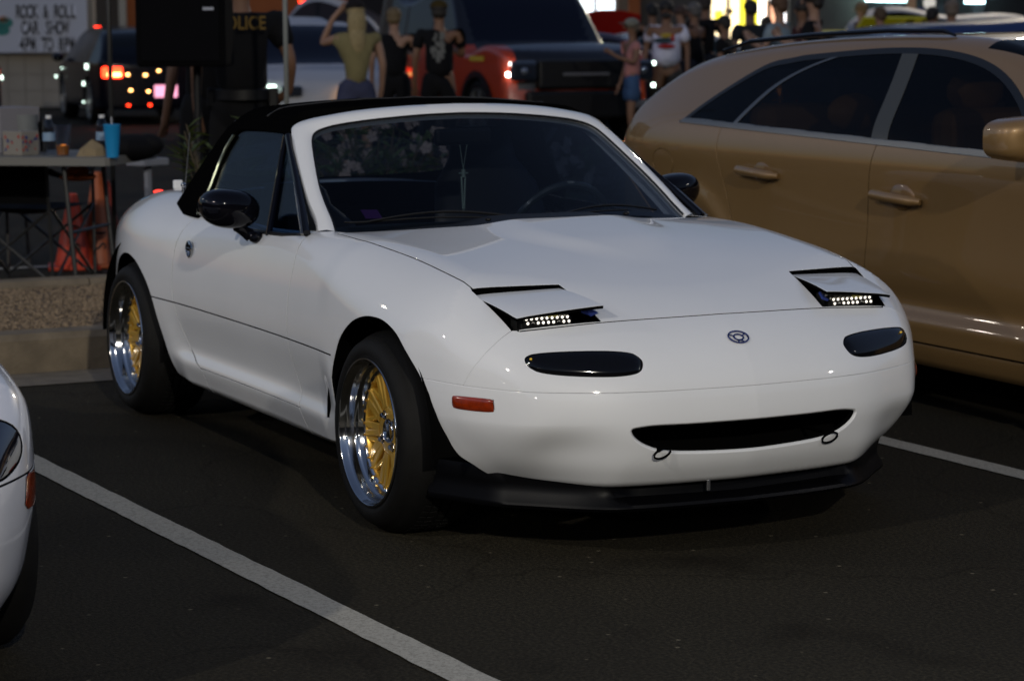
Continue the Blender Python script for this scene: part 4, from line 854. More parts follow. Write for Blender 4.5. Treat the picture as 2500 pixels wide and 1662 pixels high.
# ================================================================ people
def ground_at(u, d): p = at(u, 74, d); return float(p[0]), float(p[1])
def onz(u, v, z):
    r = at(u, v, 1.)-CAM; t = (z-CAM[2])/r[2]; return CAM+t*r
SKIN = {'light': mat('skin_light', (.30, .17, .11), .6), 'tan': mat('skin_tan', (.20, .10, .055), .6), 'dark': mat('skin_dark', (.13, .07, .045), .6)}
def cloth(name, col): return mat('cloth_'+name, col, .9, noise=.2, nscale=8, spec=.2)
def skin_mesh(name, verts, edges, radii, m, parent, rootv=0, sub=1, **kw):
    me = bpy.data.meshes.new(name); me.from_pydata([tuple(v) for v in verts], edges, []); o = bpy.data.objects.new(name, me); COL.objects.link(o)
    md = o.modifiers.new('s', 'SKIN'); md.use_smooth_shade = True; md.branch_smoothing = .6
    for i, r in enumerate(radii): me.skin_vertices[0].data[i].radius = (r, r) if not hasattr(r, '__len__') else r
    me.skin_vertices[0].data[rootv].use_root = True
    o.modifiers.new('d', 'SUBSURF').levels = sub
    dg = bpy.context.evaluated_depsgraph_get(); dg.update(); nm = bpy.data.meshes.new_from_object(o.evaluated_get(dg)); bpy.data.objects.remove(o); nm.name = name
    nm.materials.clear(); return obj(name, nm, parent, m, **kw)
def person(label, u, d, h, face, skin='light', shirt=('black', (.008, .008, .009)), legs=('dark_jeans', (.02, .022, .03)), hair=(.03, .02, .012), arms='down', fat=1.0, shorts=False, longhair=False, cap=None, sleeves=.55, skirt=False, group='people standing at the car show', beard=False):
    x, y = ground_at(u, d); s = h/1.75
    yaw = math.atan2(FW[1], FW[0])+face       # face 0: looking away from the camera, pi: towards it
    root = thing('person', label, 'person', (x, y, 0), yaw, group)
    # local frame: +x is where the body faces, +y its left
    F = fat; P = {'pel': (0, 0, .96), 'wai': (.0, 0, 1.10), 'che': (.01, 0, 1.32), 'nek': (-.01, 0, 1.49), 'hea': (.0, 0, 1.56), 'fac': (.015, 0, 1.64), 'top': (0, 0, 1.70)}
    arm = {'down': [(.0, .20, 1.42), (-.03, .26, 1.15), (.05, .27, .91), (.09, .265, .82)], 'fold': [(0, .20, 1.42), (.0, .27, 1.16), (.24, .10, 1.16), (.27, .02, 1.18)],
           'hip': [(0, .20, 1.42), (-.05, .29, 1.16), (.06, .27, .98), (.11, .22, .95)], 'head': [(0, .18, 1.40), (.17, .29, 1.34), (.10, .20, 1.58), (.07, .13, 1.66)], 'phone': [(0, .20, 1.42), (.06, .26, 1.16), (.28, .14, 1.25), (.34, .08, 1.30)]}
    la, ra = (arms if isinstance(arms, tuple) else (arms, arms)); V = []; E = []; Rr = []; idx = {}
    def add(k, p, r, par=None):
        idx[k] = len(V); V.append(Vector(p)*s); Rr.append(r*s if not hasattr(r, '__len__') else (r[0]*s, r[1]*s))
        if par: E.append((idx[par], idx[k]))
    add('pel', P['pel'], (.105*min(F,1.1), .085*min(F,1.1))); add('wai', P['wai'], (.098*min(F,1.1), .078*min(F,1.1)), 'pel'); add('che', P['che'], (.115*min(F,1.1), .080*min(F,1.1)), 'wai'); add('nek', P['nek'], .052, 'che'); add('hea', P['hea'], .062, 'nek'); add('fac', P['fac'], .088, 'hea'); add('top', P['top'], .062, 'fac')
    for sg, A in ((1, la), (-1, ra)):
        q = [(a, b*sg, c) for a, b, c in arm[A]]; k = 'L' if sg > 0 else 'R'
        add('sh'+k, q[0], .055, 'che'); add('el'+k, q[1], .040, 'sh'+k); add('wr'+k, q[2], .027, 'el'+k); add('ha'+k, q[3], .032, 'wr'+k)
        dv = (Vector(q[3])-Vector(q[2])).normalized(); sd = dv.cross(Vector((1, 0, .2))).normalized()
        for j, (o, L) in enumerate(((-.022, .060), (-.007, .068), (.008, .064), (.022, .050))):
            add('f%s%d' % (k, j), Vector(q[3])+sd*o+dv*.035, .010, 'ha'+k); add('g%s%d' % (k, j), Vector(q[3])+sd*o*1.2+dv*(.035+L)+Vector((.008, 0, 0)), .008, 'f%s%d' % (k, j))
        add('th'+k, Vector(q[3])+Vector((.035, 0, .012)), .010, 'ha'+k)
        lx = random.uniform(-.05, .08)*sg
        add('hi'+k, (0, .095*sg, .90), .092*F, 'pel'); add('kn'+k, (.02+lx, .11*sg, .50), .058, 'hi'+k); add('an'+k, (-.02+lx, .11*sg, .09), .038, 'kn'+k); add('to'+k, (.14+lx, .13*sg, .035), .034, 'an'+k)
    body = skin_mesh('body', V, E, Rr, SKIN[skin], root)
    # shirt
    V2 = []; E2 = []; R2 = []; ix = {}
    def add2(k, p, r, par=None):
        ix[k] = len(V2); V2.append(Vector(p)); R2.append(r)
        if par: E2.append((ix[par], ix[k]))
    g = .018*s
    add2('a', V[idx['pel']]+Vector((0, 0, -.07*s)), (.185*F*s, .145*F*s)); add2('b', V[idx['wai']], (.165*F*s, .130*F*s), 'a'); add2('c', V[idx['che']], (.190*F*s, .140*F*s), 'b'); add2('d', V[idx['nek']]-Vector((0, 0, .045*s)), .085*s, 'c')
    for k in 'LR':
        add2('s'+k, V[idx['sh'+k]], .085*s, 'c'); q = V[idx['sh'+k]].lerp(V[idx['el'+k]], sleeves+.18); add2('e'+k, q, .072*s, 's'+k)
    skin_mesh('shirt', V2, E2, R2, cloth(*shirt), root)
    V2, E2, R2, ix = [], [], [], {}
    add2('pp', V[idx['pel']]+Vector((0, 0, .10*s)), (.160*F*s, .125*F*s)); add2('p', V[idx['pel']]+Vector((0, 0, .0*s)), (.175*F*s, .140*F*s), 'pp')
    for k in 'LR':
        hp = V[idx['hi'+k]]; kn = V[idx['kn'+k]]; an = V[idx['an'+k]]
        if skirt: hp = hp+Vector((0, .01 if k == 'L' else -.01, 0))
        add2('h'+k, hp-Vector((0, 0, .03*s)), (.125*F+.02*skirt)*s, 'p'); add2('k'+k, hp.lerp(kn, .70) if (shorts or skirt) else kn, (.115 if (shorts or skirt) else .088)*s, 'h'+k)
        if not (shorts or skirt): add2('a'+k, an+Vector((0, 0, .03)), .060*s, 'k'+k)
    skin_mesh('skirt' if skirt else ('shorts' if shorts else 'trousers'), V2, E2, R2, cloth(*legs), root)
    hm = mat('hair_%d_%d_%d' % tuple(int(c*1000) for c in hair), hair, .7, noise=.3, nscale=40); b = B(); c = V[idx['fac']]
    b.ball((c.x-.018*s, c.y, c.z+.030*s), (.100*s, .092*s, .088*s), 14)
    if longhair: b.ball((c.x-.060*s, c.y, c.z-.10*s), (.065*s, .095*s, .19*s), 14); b.ball((c.x-.085*s, c.y, c.z-.26*s), (.045*s, .085*s, .16*s), 12)
    else: b.ball((c.x-.05*s, c.y, c.z-.02*s), (.065*s, .085*s, .07*s), 12)
    ho = b.build('hair', hm, root)
    if cap:
        b = B(); b.ball((c.x-.01*s, c.y, c.z+.048*s), (.106*s, .098*s, .075*s), 14); b.ball((c.x+.105*s, c.y, c.z+.045*s), (.07*s, .065*s, .010*s), 10); b.build('cap', cloth(*cap), root)
    b = B()                                    # nose, eyes, mouth
    b.ball((c.x+.100*s, c.y, c.z-.012*s), (.016*s, .012*s, .020*s), 8); b.build('nose', SKIN[skin], root)
    for sg in (-1, 1): b = B(); b.ball((c.x+.082*s, c.y+.032*sg*s, c.z+.008*s), (.010*s, .014*s, .008*s), 8); b.build('eye', M_black, root)
    if beard: b = B(); b.ball((c.x+.040*s, c.y, c.z-.075*s), (.058*s, .062*s, .045*s), 12); b.build('beard', hm, root)
    for sg, k in ((1, 'L'), (-1, 'R')):
        a = V[idx['an'+k]]; t = V[idx['to'+k]]; b = B(); m_ = (a+t)/2; b.ball((m_.x+.01, m_.y, .035*s), (.135*s, .050*s, .042*s), 10); b.build('shoe', mat('shoe', (.05, .05, .05), .6), root)
    return root
G1 = 'people standing at the car show'; BK = ('black', (.006, .006, .007)); JN = ('dark_jeans', (.015, .017, .025))
pol = person('police officer seen from behind in a black uniform with yellow lettering across the back', 588, 14, 1.80, .05, 'tan', BK, BK, arms=('down', 'hip'), fat=1.28, sleeves=.55, group=None)
text_mesh('back_lettering', 'POLICE', .11, mat('yellow_lettering', (.16, .095, .012), .8), pol, (-.205, -.02, 1.42), (R_(90), 0, R_(-90)), .003, sx=.78, bold=.002)
b = B(); b.lathe([(.175, -.035), (.185, -.03), (.185, .03), (.175, .035)], (0, 0, 1.0), 'z', 24)
for q, w_ in ((-.19, .06), (.18, .05), (.1, .05)): b.box((-.05, q, .98), (.08, w_, .12), 0, .01)
b.build('duty_belt', M_black, pol)
person('person in black beside the loudspeaker with one bare forearm hanging down', 505, 14.6, 1.72, .6, 'dark', BK, BK, arms='down', fat=1.2, sleeves=.5, group=G1)
person('woman with long blonde hair in a pale yellow top, hand raised to her cap', 868, 21, 1.64, .35, 'light', ('pale_yellow', (.22, .185, .085)), ('navy_print', (.05, .055, .10)), (.34, .26, .12), ('head', 'down'), .86, skirt=True, longhair=True, cap=('dark_cap', (.015, .012, .012)), sleeves=.15, group=G1)
person('man with short fair hair and plain black shirt seen from behind', 962, 25, 1.62, -.05, 'light', BK, BK, (.16, .11, .05), ('down', 'phone'), 1.2, group=G1)
pr = person('man in a black shirt with a large pale skull-like print on its back', 1072, 24, 1.68, .1, 'tan', BK, BK, (.02, .015, .01), ('down', 'phone'), 1.3, cap=('yellow_black_cap', (.05, .035, .008)), group=G1)
b = B()
for k in range(26): b.box((-.195+random.uniform(-.004, .0), .03+random.uniform(-.06, .06), 1.20+random.uniform(-.13, .15)), (.006, random.uniform(.02, .05), random.uniform(.03, .07)), 0, 0)
b.build('back_print', mat('pale_print', (.14, .14, .13), .9), pr)
person('girl in a pink top and denim shorts with pale grey cap', 1543, 27, 1.50, 1.9, 'tan', ('pink', (.50, .22, .20)), ('denim', (.05, .10, .20)), (.12, .09, .06), ('phone', 'down'), .85, shorts=True, cap=('grey_cap', (.22, .22, .18)), sleeves=.3, group=G1)
wt = person('bearded man in a white shirt with a red, yellow and black picture on the chest', 1627, 29, 1.73, math.pi-.15, 'tan', ('white', (.66, .66, .78)), ('grey_cargo', (.05, .048, .045)), (.015, .012, .01), 'down', 1.62, beard=True, group=G1)
for (y0, z0, w_, h_, c_) in ((.02, 1.30, .16, .06, (.40, .28, .03)), (-.02, 1.24, .26, .07, (.03, .05, .06)), (.02, 1.17, .24, .06, (.35, .02, .015)), (.10, 1.27, .05, .10, (.4, .03, .02))):
    b = B(); b.ball((.235, y0, z0), (.02, w_/2, h_/2), 10); b.build('shirt_print', mat('print_%d' % int(c_[0]*100+c_[2]*1000), c_, .9), wt)
crowd = [('man with short grey hair in a black shirt behind the white-shirted man', 1694, 37, 1.68, .9, 'tan', BK, (.12, .11, .10)),
    ('tall person in black with messy dark hair beside the lit shop window', 1722, 40, 1.80, -.4, 'tan', BK, (.03, .02, .015)),
    ('short person with a dark ponytail in front of the lit shop window', 1768, 34, 1.50, 1.2, 'tan', BK, (.02, .014, .01)),
    ('person in a dark jacket with a flat dark hat near the yellow shop poster', 1832, 36, 1.70, .5, 'dark', ('charcoal', (.02, .024, .028)), (.01, .01, .01)),
    ('small child-height person half hidden behind the grey-shirted person', 1870, 38, 1.50, .2, 'tan', BK, (.03, .02, .012)),
    ('person with brown wavy hair in a light grey shirt', 1902, 31, 1.70, 1.1, 'light', ('light_grey', (.24, .30, .33)), (.10, .05, .025)),
    ('young man with thick dark hair and a black hooded top', 1986, 28, 1.72, 1.3, 'light', BK, (.018, .012, .008)),
    ('person hidden mostly behind the young man in the hooded top', 1958, 33, 1.66, 2.2, 'tan', ('maroon', (.05, .015, .015)), (.02, .014, .01)),
    ('person with sandy hair beyond the raised yellow bonnet', 2102, 44, 1.74, 1.6, 'light', ('brown', (.06, .04, .03)), (.22, .14, .06)),
    ('man in a bright red shirt right of the raised yellow bonnet', 2148, 38, 1.62, .7, 'light', ('red', (.50, .03, .02)), (.10, .06, .03)),
    ('person in black and yellow beside the tan post', 2276, 38, 1.62, -.9, 'tan', ('black_yellow', (.04, .035, .01)), (.01, .008, .006)),
    ('person with grey-brown curly hair behind the blue car', 2322, 33, 1.66, .1, 'tan', BK, (.16, .12, .09)),
    ('person in black with a pink face looking left beside the white-shirted man', 1662, 39, 1.66, 1.8, 'light', BK, (.06, .03, .02)),
    ('dark-haired person glimpsed behind the girl in pink', 1592, 42, 1.72, .3, 'tan', BK, (.01, .01, .01)),
    ('person in a dark top left of the open red bonnet', 1380, 40, 1.66, .8, 'tan', BK, (.04, .03, .02))]
for lab, u, d, h, fa, sk, sh, ha in crowd: person(lab, u, d*.82, h+.04, fa, sk, sh, JN, ha, random.choice(['down', 'fold', 'phone']), random.uniform(.95, 1.15), group=G1)
# ================================================================ things around the island
TB = thing('folding_table', 'grey-white folding table with drinks and boxes on it', 'table', (-5.68, .18, 0), 0)
e2 = np.array([-.60, -.80]); e1 = np.array([-.80, .60]); TL, TD = 1.8, .76
def tp(a, b_): return (float(a*e2[0]+b_*e1[0]), float(a*e2[1]+b_*e1[1]))
b = B(); b.prism([tp(0.02, 0), tp(TL-.02, 0), tp(TL, .02), tp(TL, TD-.02), tp(TL-.02, TD), tp(.02, TD), tp(0, TD-.02), tp(0, .02)], .70, .742); b.build('tabletop', mat('grey_plastic_top', (.15, .145, .13), .55), TB)
for a in (.22, TL-.22):
    for bb in (.10, TD-.10): b = B(); p = tp(a, bb); q = tp(a+(.06 if a < .9 else -.06), bb); b.tube([(q[0], q[1], .70), (p[0], p[1], .0)], .013, 8); b.build('leg', mat('dark_steel', (.05, .05, .05), .4, metal=.6), TB)
    b = B(); p0 = tp(a+(.03 if a < .9 else -.03), .10); p1 = tp(a+(.03 if a < .9 else -.03), TD-.10); b.tube([(p0[0], p0[1], .35), (p1[0], p1[1], .35)], .009, 6); b.build('leg_brace', MATS['dark_steel'], TB)
def ontable(u, b_=.2):
    "point of the table top at photo column u, b_ metres in from its front edge"
    best = None
    for a in np.linspace(-.1, 2., 400):
        p = tp(a, b_); w = np.array([-5.68+p[0], .18+p[1], .742])-CAM; uu = 1250+FPX*(w@RT)/(w@FW)
        if best is None or abs(uu-u) < best[0]: best = (abs(uu-u), -5.68+p[0], .18+p[1])
    return best[1], best[2]
G_pet = glass('clear_bottle_plastic', (.80, .84, .88), 1.0)
def bottle(u, bb, label):
    x, y = ontable(u, bb); r = thing('water_bottle', label, 'bottle', (x, y, .742), 0, 'water bottles on the folding table')
    b = B(); b.lathe([(0, .002), (.030, .002), (.032, .012), (.030, .05), (.032, .07), (.031, .12), (.032, .145), (.022, .175), (.013, .188), (.013, .195)], n=20); b.build('bottle_body', G_pet, r)
    b = B(); b.lathe([(.0328, .075), (.0328, .118)], n=20); b.build('bottle_label', mat('pale_blue_label', (.20, .30, .42), .5), r)
    b = B(); b.lathe([(.015, .19), (.015, .207), (0, .207)], n=14); b.build('bottle_cap', mat('white_cap', (.6, .6, .6), .5), r)
bottle(121, .20, 'clear water bottle left of the cup of amber drink'); bottle(250, .30, 'clear water bottle right behind the blue cup')
x, y = ontable(153, .16); cp = thing('drink_cup', 'clear plastic cup a third full of amber drink', 'cup', (x, y, .742))
b = B(); b.lathe([(0, .002), (.031, .002), (.044, .155), (.046, .158), (.043, .155)], n=24); b.build('cup_wall', G_pet, cp); b = B(); b.lathe([(0, .005), (.030, .005), (.034, .055), (0, .055)], n=24); b.build('amber_drink', mat('amber_liquid', (.30, .09, .01), .15, coat=.5), cp)
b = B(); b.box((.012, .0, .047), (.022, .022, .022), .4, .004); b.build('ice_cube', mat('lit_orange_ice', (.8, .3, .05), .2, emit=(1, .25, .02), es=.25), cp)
x, y = ontable(275, .05); cp = thing('drink_cup', 'opaque bright blue cup with a straw at the right of the table', 'cup', (x, y, .742))
b = B(); b.lathe([(0, 0), (.030, 0), (.043, .160), (.0445, .163), (.0445, .168), (0, .168)], n=24); b.build('cup_wall', mat('bright_blue_cup', (.01, .23, .50), .4), cp); b = B(); b.tube([(0, 0, .16), (.006, -.004, .205)], .003, 6); b.build('straw', mat('white_cap', (.6, .6, .6), .5), cp)
x, y = ontable(52, .24); bx = thing('snack_box', 'white box printed with red and blue stars', 'box', (x, y, .742), .5)
b = B(); b.box((0, 0, .062), (.14, .12, .124), 0, .003); b.build('carton', mat('cream_card', (.22, .20, .17), .7), bx)
for k in range(16):
    sx_, cz = random.uniform(-.055, .055), random.uniform(.015, .11); r = random.uniform(.006, .013); pts = [(sx_+(r if i % 2 == 0 else r*.42)*math.sin(i*math.pi/5), cz+(r if i % 2 == 0 else r*.42)*math.cos(i*math.pi/5)) for i in range(10)]
    b = B(); b.prism(pts, .0602, .062, 'y') if k % 2 else b.prism(pts, -.0602-.0018, -.0602, 'y'); b.build('printed_star', mat('star_red', (.35, .03, .02), .6) if k % 3 else mat('star_blue', (.02, .03, .16), .6), bx)
    b = B(); b.prism(pts, .0702, .072, 'x'); b.build('printed_star', mat('star_blue', (.02, .03, .16), .6) if k % 2 else mat('star_red', (.35, .03, .02), .6), bx)
x, y = ontable(20, .50); b = B(); b.box((0, 0, .12), (.22, .26, .24), 0, .004); o = b.build('white_carton', mat('white_card', (.20, .19, .20), .7), None); o.location = (x, y, .742); o.rotation_euler = (0, 0, .4); tag(o, 'tall plain white carton at the left end of the table', 'box')
x, y = ontable(62, .50); b = B(); b.lathe([(.001, 0), (.06, 0), (.075, .20), (.07, .20), (.055, .005)], n=24); o = b.build('plastic_tub', mat('grey_plastic', (.16, .17, .17), .5), None); o.location = (x, y, .742); tag(o, 'grey plastic tub between the white carton and the starred box', 'tub')
x, y = ontable(226, .18); b = B(); rs = random.Random(2); V = [(0, 0, .085)]; n_ = 9
for k in range(n_): a = 2*math.pi*k/n_; V.append((.05*math.cos(a)*rs.uniform(.7, 1.2), .07*math.sin(a)*rs.uniform(.7, 1.2), rs.uniform(.03, .06)))
for k in range(n_): a = 2*math.pi*k/n_; V.append((.065*math.cos(a), .09*math.sin(a), 0))
b.add(V, [(0, 1+k, 1+(k+1) % n_) for k in range(n_)]+[(1+k, 1+n_+k, 1+n_+(k+1) % n_, 1+(k+1) % n_) for k in range(n_)]); o = b.build('paper_bag', mat('kraft_paper', (.22, .165, .09), .8), None); o.location = (x, y, .742); tag(o, 'crumpled tan paper bag beside the blue cup', 'bag')
x, y = ontable(325, .38); b = B(); b.ball((0, 0, .035), (.13, .16, .07), 16); b.ball((.03, .08, .05), (.09, .08, .055), 12); o = b.build('black_bag', mat('black_nylon', (.005, .005, .006), .85, spec=.15), None); o.location = (x, y, .742); tag(o, 'black soft bag slumped on the right part of the table', 'bag')
p = onz(360, 395, .62); b = B(); b.box((0, 0, 0), (.16, .20, .045), 0, .008); b.box((0, 0, -.31), (.03, .03, .60)); b.box((0, 0, -.60), (.25, .25, .02)); o = b.build('small_stand', mat('pale_grey', (.20, .21, .24), .6), None); o.location = tuple(p); o.rotation_euler = (0, 0, .5); tag(o, 'small pale stand under the right end of the table', 'stand')
p = onz(22, 407, .60); b = B(); b.box((0, 0, 0), (.40, .42, .035), 0, .008)
st = thing('side_table', 'small white side table at the left edge of the photo', 'table', (p[0]-.15, p[1]-.12, 0), .3); b = B(); b.box((0, 0, .60), (.40, .42, .035), 0, .008); b.build('tabletop', mat('grey_white_top', (.18, .18, .18), .6), st)
for sx_ in (-.16, .16):
    for sy_ in (-.17, .17): b = B(); b.tube([(sx_, sy_, .59), (sx_*1.1, sy_*1.1, 0)], .011, 6); b.build('leg', MATS['dark_steel'], st)
# camp chair
def camp_chair(label, loc, rz, fab, group=None):
    r = thing('camp_chair', label, 'chair', loc, rz, group); fr = mat('dark_steel', (.05, .05, .05), .4, metal=.6); w, d_ = .27, .25
    for sy in (-1, 1):
        b = B(); b.tube([(d_, sy*w, 0), (d_, sy*w, .64)], .010, 6); b.build('leg', fr, r); b = B(); b.tube([(-d_, sy*w, 0), (-d_-.06, sy*w, .92)], .010, 6); b.build('leg', fr, r)
        b = B(); b.tube([(d_, sy*w, .02), (-d_, sy*w, .43)], .009, 6); b.tube([(-d_, sy*w, .02), (d_, sy*w, .43)], .009, 6); b.build('cross_brace', fr, r)
        b = B(); n = 8; V = []; 
        for i in range(n+1): t = i/n; x_ = d_-(2*d_+.05)*t; z_ = .64-.055*math.sin(math.pi*t); V += [(x_, sy*w-.035, z_), (x_, sy*w+.035, z_), (x_, sy*w+.035, z_+.012), (x_, sy*w-.035, z_+.012)]
        b.add(V, [(4*i+j, 4*i+(j+1) % 4, 4*i+4+(j+1) % 4, 4*i+4+j) for i in range(n) for j in range(4)]); b.build('armrest', fab, r)
    for sx_ in (-1, 1): b = B(); b.tube([(sx_*d_, -w, .02), (sx_*d_, w, .43)], .009, 6); b.tube([(sx_*d_, w, .02), (sx_*d_, -w, .43)], .009, 6); b.build('cross_brace', fr, r)
    b = B(); n = 10; V = []
    for i in range(n+1):
        t = i/n
        for j in range(7): q = j/6-.5; V.append((d_-2*d_*t, 2*w*q, .43-.05*math.sin(math.pi*t)*math.cos(math.pi*q)))
    b.add(V, [(7*i+j, 7*i+j+1, 7*i+8+j, 7*i+7+j) for i in range(n) for j in range(6)], True); b.build('seat', fab, r, fix=False)
    b = B(); V = []
    for i in range(n+1):
        t = i/n
        for j in range(7): q = j/6-.5; V.append((-d_-.02-.04*t-.04*math.cos(math.pi*q), 2*w*q, .46+.44*t))
    b.add(V, [(7*i+j, 7*i+j+1, 7*i+8+j, 7*i+7+j) for i in range(n) for j in range(6)], True); b.build('backrest', fab, r, fix=False)
    return r
p = onz(75, 690, 0); camp_chair('black camp chair standing left of the orange cones', (float(p[0]), float(p[1]), 0), 2.4, mat('black_nylon', (.005, .005, .006), .85, spec=.15), 'camp chairs by the table')
p = onz(-105, 640, 0); camp_chair('orange-brown camp chair just past the left edge beside the side table', (float(p[0])-.1, float(p[1])-.05, 0), 2.9, mat('orange_brown_nylon', (.30, .055, .01), .7), 'camp chairs by the table')
p = onz(190, 432, .62); b = B(); b.ball((0, 0, .0), (.11, .10, .022), 12); b.ball((0, 0, .03), (.06, .06, .035), 12); o = b.build('orange_cap', mat('orange_cloth', (.42, .09, .01), .8), None); o.location = tuple(p); tag(o, 'orange cap resting on the arm of the black camp chair', 'cap')
# cones
def cone(u, v, h, letters, label, col=(.62, .050, .012)):
    p = onz(u, v, 0); r = thing('traffic_cone', label, 'cone', (float(p[0]), float(p[1]), 0), YAW+math.pi+.2, 'orange traffic cones by the table')
    m = mat('cone_orange_%d' % int(col[1]*100), col, .5, noise=.15); b = B(); b.lathe([(.115, .018), (.112, .03), (.028, h-.01), (.022, h), (.0, h)], n=32); b.build('cone_body', m, r); b = B(); b.box((0, 0, .012), (.30, .30, .024), 0, .008); b.build('base', m, r)
    for i, ch in enumerate(letters):
        z = .13+.10*i; rr = .112-(.084)*(z-.03)/(h-.04); text_mesh('stencil_letter', ch, .10, mat('black_stencil', (.01, .01, .01), .8), r, (rr+.010, 0, z), (R_(90), R_(90), R_(90)), .004)
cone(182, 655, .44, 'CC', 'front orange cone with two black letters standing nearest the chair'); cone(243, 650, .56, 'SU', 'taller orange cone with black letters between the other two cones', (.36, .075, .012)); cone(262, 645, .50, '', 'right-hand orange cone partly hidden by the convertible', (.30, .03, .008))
# canopy legs and loudspeaker
def pole(u, v, z, r, m, label, lean=0):
    p = at(u, v, z); b = B(); b.tube([(0, 0, 0), (0, lean, 2.9)], r, 8); b.box((0, 0, .01), (.12, .12, .02)); o = b.build('canopy_pole', m, None); o.location = (float(p[0]), float(p[1]), 0); tag(o, label, 'pole', 'upright poles behind the convertible')
pole(270, 200, 13.2, .014, mat('dark_pole', (.02, .02, .02), .5), 'thin dark upright pole left of the loudspeaker')
pole(699, 200, 12.4, .014, mat('grey_pole', (.16, .17, .16), .5), 'thin grey upright pole in front of the white car')
p = at(452, 60, 13.2); sp_ = thing('loudspeaker', 'large black loudspeaker box on a stand behind the table', 'loudspeaker', (float(p[0]), float(p[1]), 0), YAW+math.pi)
b = B(); b.box((0, 0, 1.54), (.42, .50, .72), 0, .02); b.build('speaker_cabinet', mat('speaker_black', (.003, .003, .0035), .9, spec=.05), sp_); b = B(); b.box((.215, 0, 1.54), (.012, .44, .66), 0, .004); b.build('speaker_grille', mat('grille_black', (.004, .004, .005), .9, spec=.05, bump=.4, bscale=600), sp_)
b = B(); b.tube([(0, .06, 1.2), (0, .06, .05)], .022, 10); b.build('stand_pole', M_black, sp_)
for k in range(3): b = B(); a = 2.1*k+.4; b.tube([(0, .06, .55), (.35*math.cos(a), .06+.35*math.sin(a), .0)], .012, 6); b.build('leg', M_black, sp_)
b = B(); b.box((.223, .16, 1.50), (.004, .06, .016)); b.build('maker_plate', mat('pale_plate', (.3, .32, .38), .4), sp_)
# shrubs on the island
def leaf(b, p, dirv, L, w, bend=.25, flat_=None):
    d = Vector(dirv).normalized(); s_ = d.cross(Vector((0, 0, 1))); s_ = (s_ if s_.length > .05 else Vector((1, 0, 0))).normalized(); p = Vector(p); q = p+d*L*.5+Vector((0, 0, bend*L*.15)); e = p+d*L+Vector((0, 0, -bend*L*.3))
    b.add([p, q+s_*w, e, q-s_*w], [(0, 1, 2), (0, 2, 3)])
M_leaf = mat('oleander_leaf', (.040, .075, .018), .5, noise=.5, nscale=3, ccol=(.065, .10, .02)); M_leafb = mat('young_leaf', (.045, .062, .010), .5, noise=.3, nscale=4)
M_flow = mat('pale_pink_petal', (.20, .16, .15), .7); M_stem = mat('shrub_stem', (.06, .045, .025), .8)
def shrub(label, x, y, h, rad, nst, nl, flowers, lm):
    r = thing('flowering_shrub' if flowers else 'leafy_shrub', label, 'shrub', (x, y, .125), 0); rs = random.Random(int(x*100+y*37)); st = B(); lf = B(); tips = []
    for k in range(nst):
        a = rs.uniform(0, 6.28); R0 = rad*rs.uniform(.15, 1); hh = h*rs.uniform(.65, 1)*(1-.25*(R0/rad)**2); pts = [(0, 0, 0), (R0*.45*math.cos(a), R0*.45*math.sin(a), hh*.5), (R0*math.cos(a), R0*math.sin(a), hh)]; st.tube(pts, [.012, .008, .003], 5); tips.append((pts, a))
        for j in range(nl):
            t = rs.uniform(.25, 1.0); i = 0 if t < .5 else 1; q = Vector(pts[i]).lerp(Vector(pts[i+1]), (t-.5*i)*2); aa = rs.uniform(0, 6.28); leaf(lf, q, (math.cos(aa), math.sin(aa), rs.uniform(-.1, .9)), rs.uniform(.09, .15), rs.uniform(.009, .015))
    st.build('stems', M_stem, r); o = lf.build('foliage', lm, r, fix=False); o['kind'] = 'stuff'
    if flowers:
        for k in range(flowers):
            pts, a = rs.choice(tips); c = Vector(pts[2])+Vector((rs.uniform(-.12, .12), rs.uniform(-.12, .12), rs.uniform(-.18, .05))); fb = B(); ax = Vector((1, rs.uniform(-.6, .6), rs.uniform(-.2, .8))).normalized(); u1 = ax.cross(Vector((0, 0, 1))).normalized(); u2 = ax.cross(u1)
            for q in range(rs.randint(2, 3)):
                cc = c+Vector((rs.uniform(-.02, .02), rs.uniform(-.035, .035), rs.uniform(-.03, .03)))
                for j in range(5):
                    t = 2*math.pi*j/5; dv = math.cos(t)*u1+math.sin(t)*u2; tv = -math.sin(t)*u1+math.cos(t)*u2; fb.add([cc, cc+dv*.018+tv*.011, cc+dv*.028+ax*.004, cc+dv*.018-tv*.011], [(0, 1, 2, 3)])
            fb.build('blossom_cluster', M_flow, r, fix=False)
shrub('leafy shrub with yellow-green spiky leaves left of the soft top', -4.35, .36, .98, .30, 26, 26, 0, M_leafb)
shrub('flowering shrub seen through the rear window behind the passenger seat', -4.3, 1.05, .90, .50, 46, 26, 40, M_leaf)
shrub('flowering shrub seen through the windshield above the steering wheel', -4.2, 2.0, .80, .42, 50, 26, 46, M_leaf)
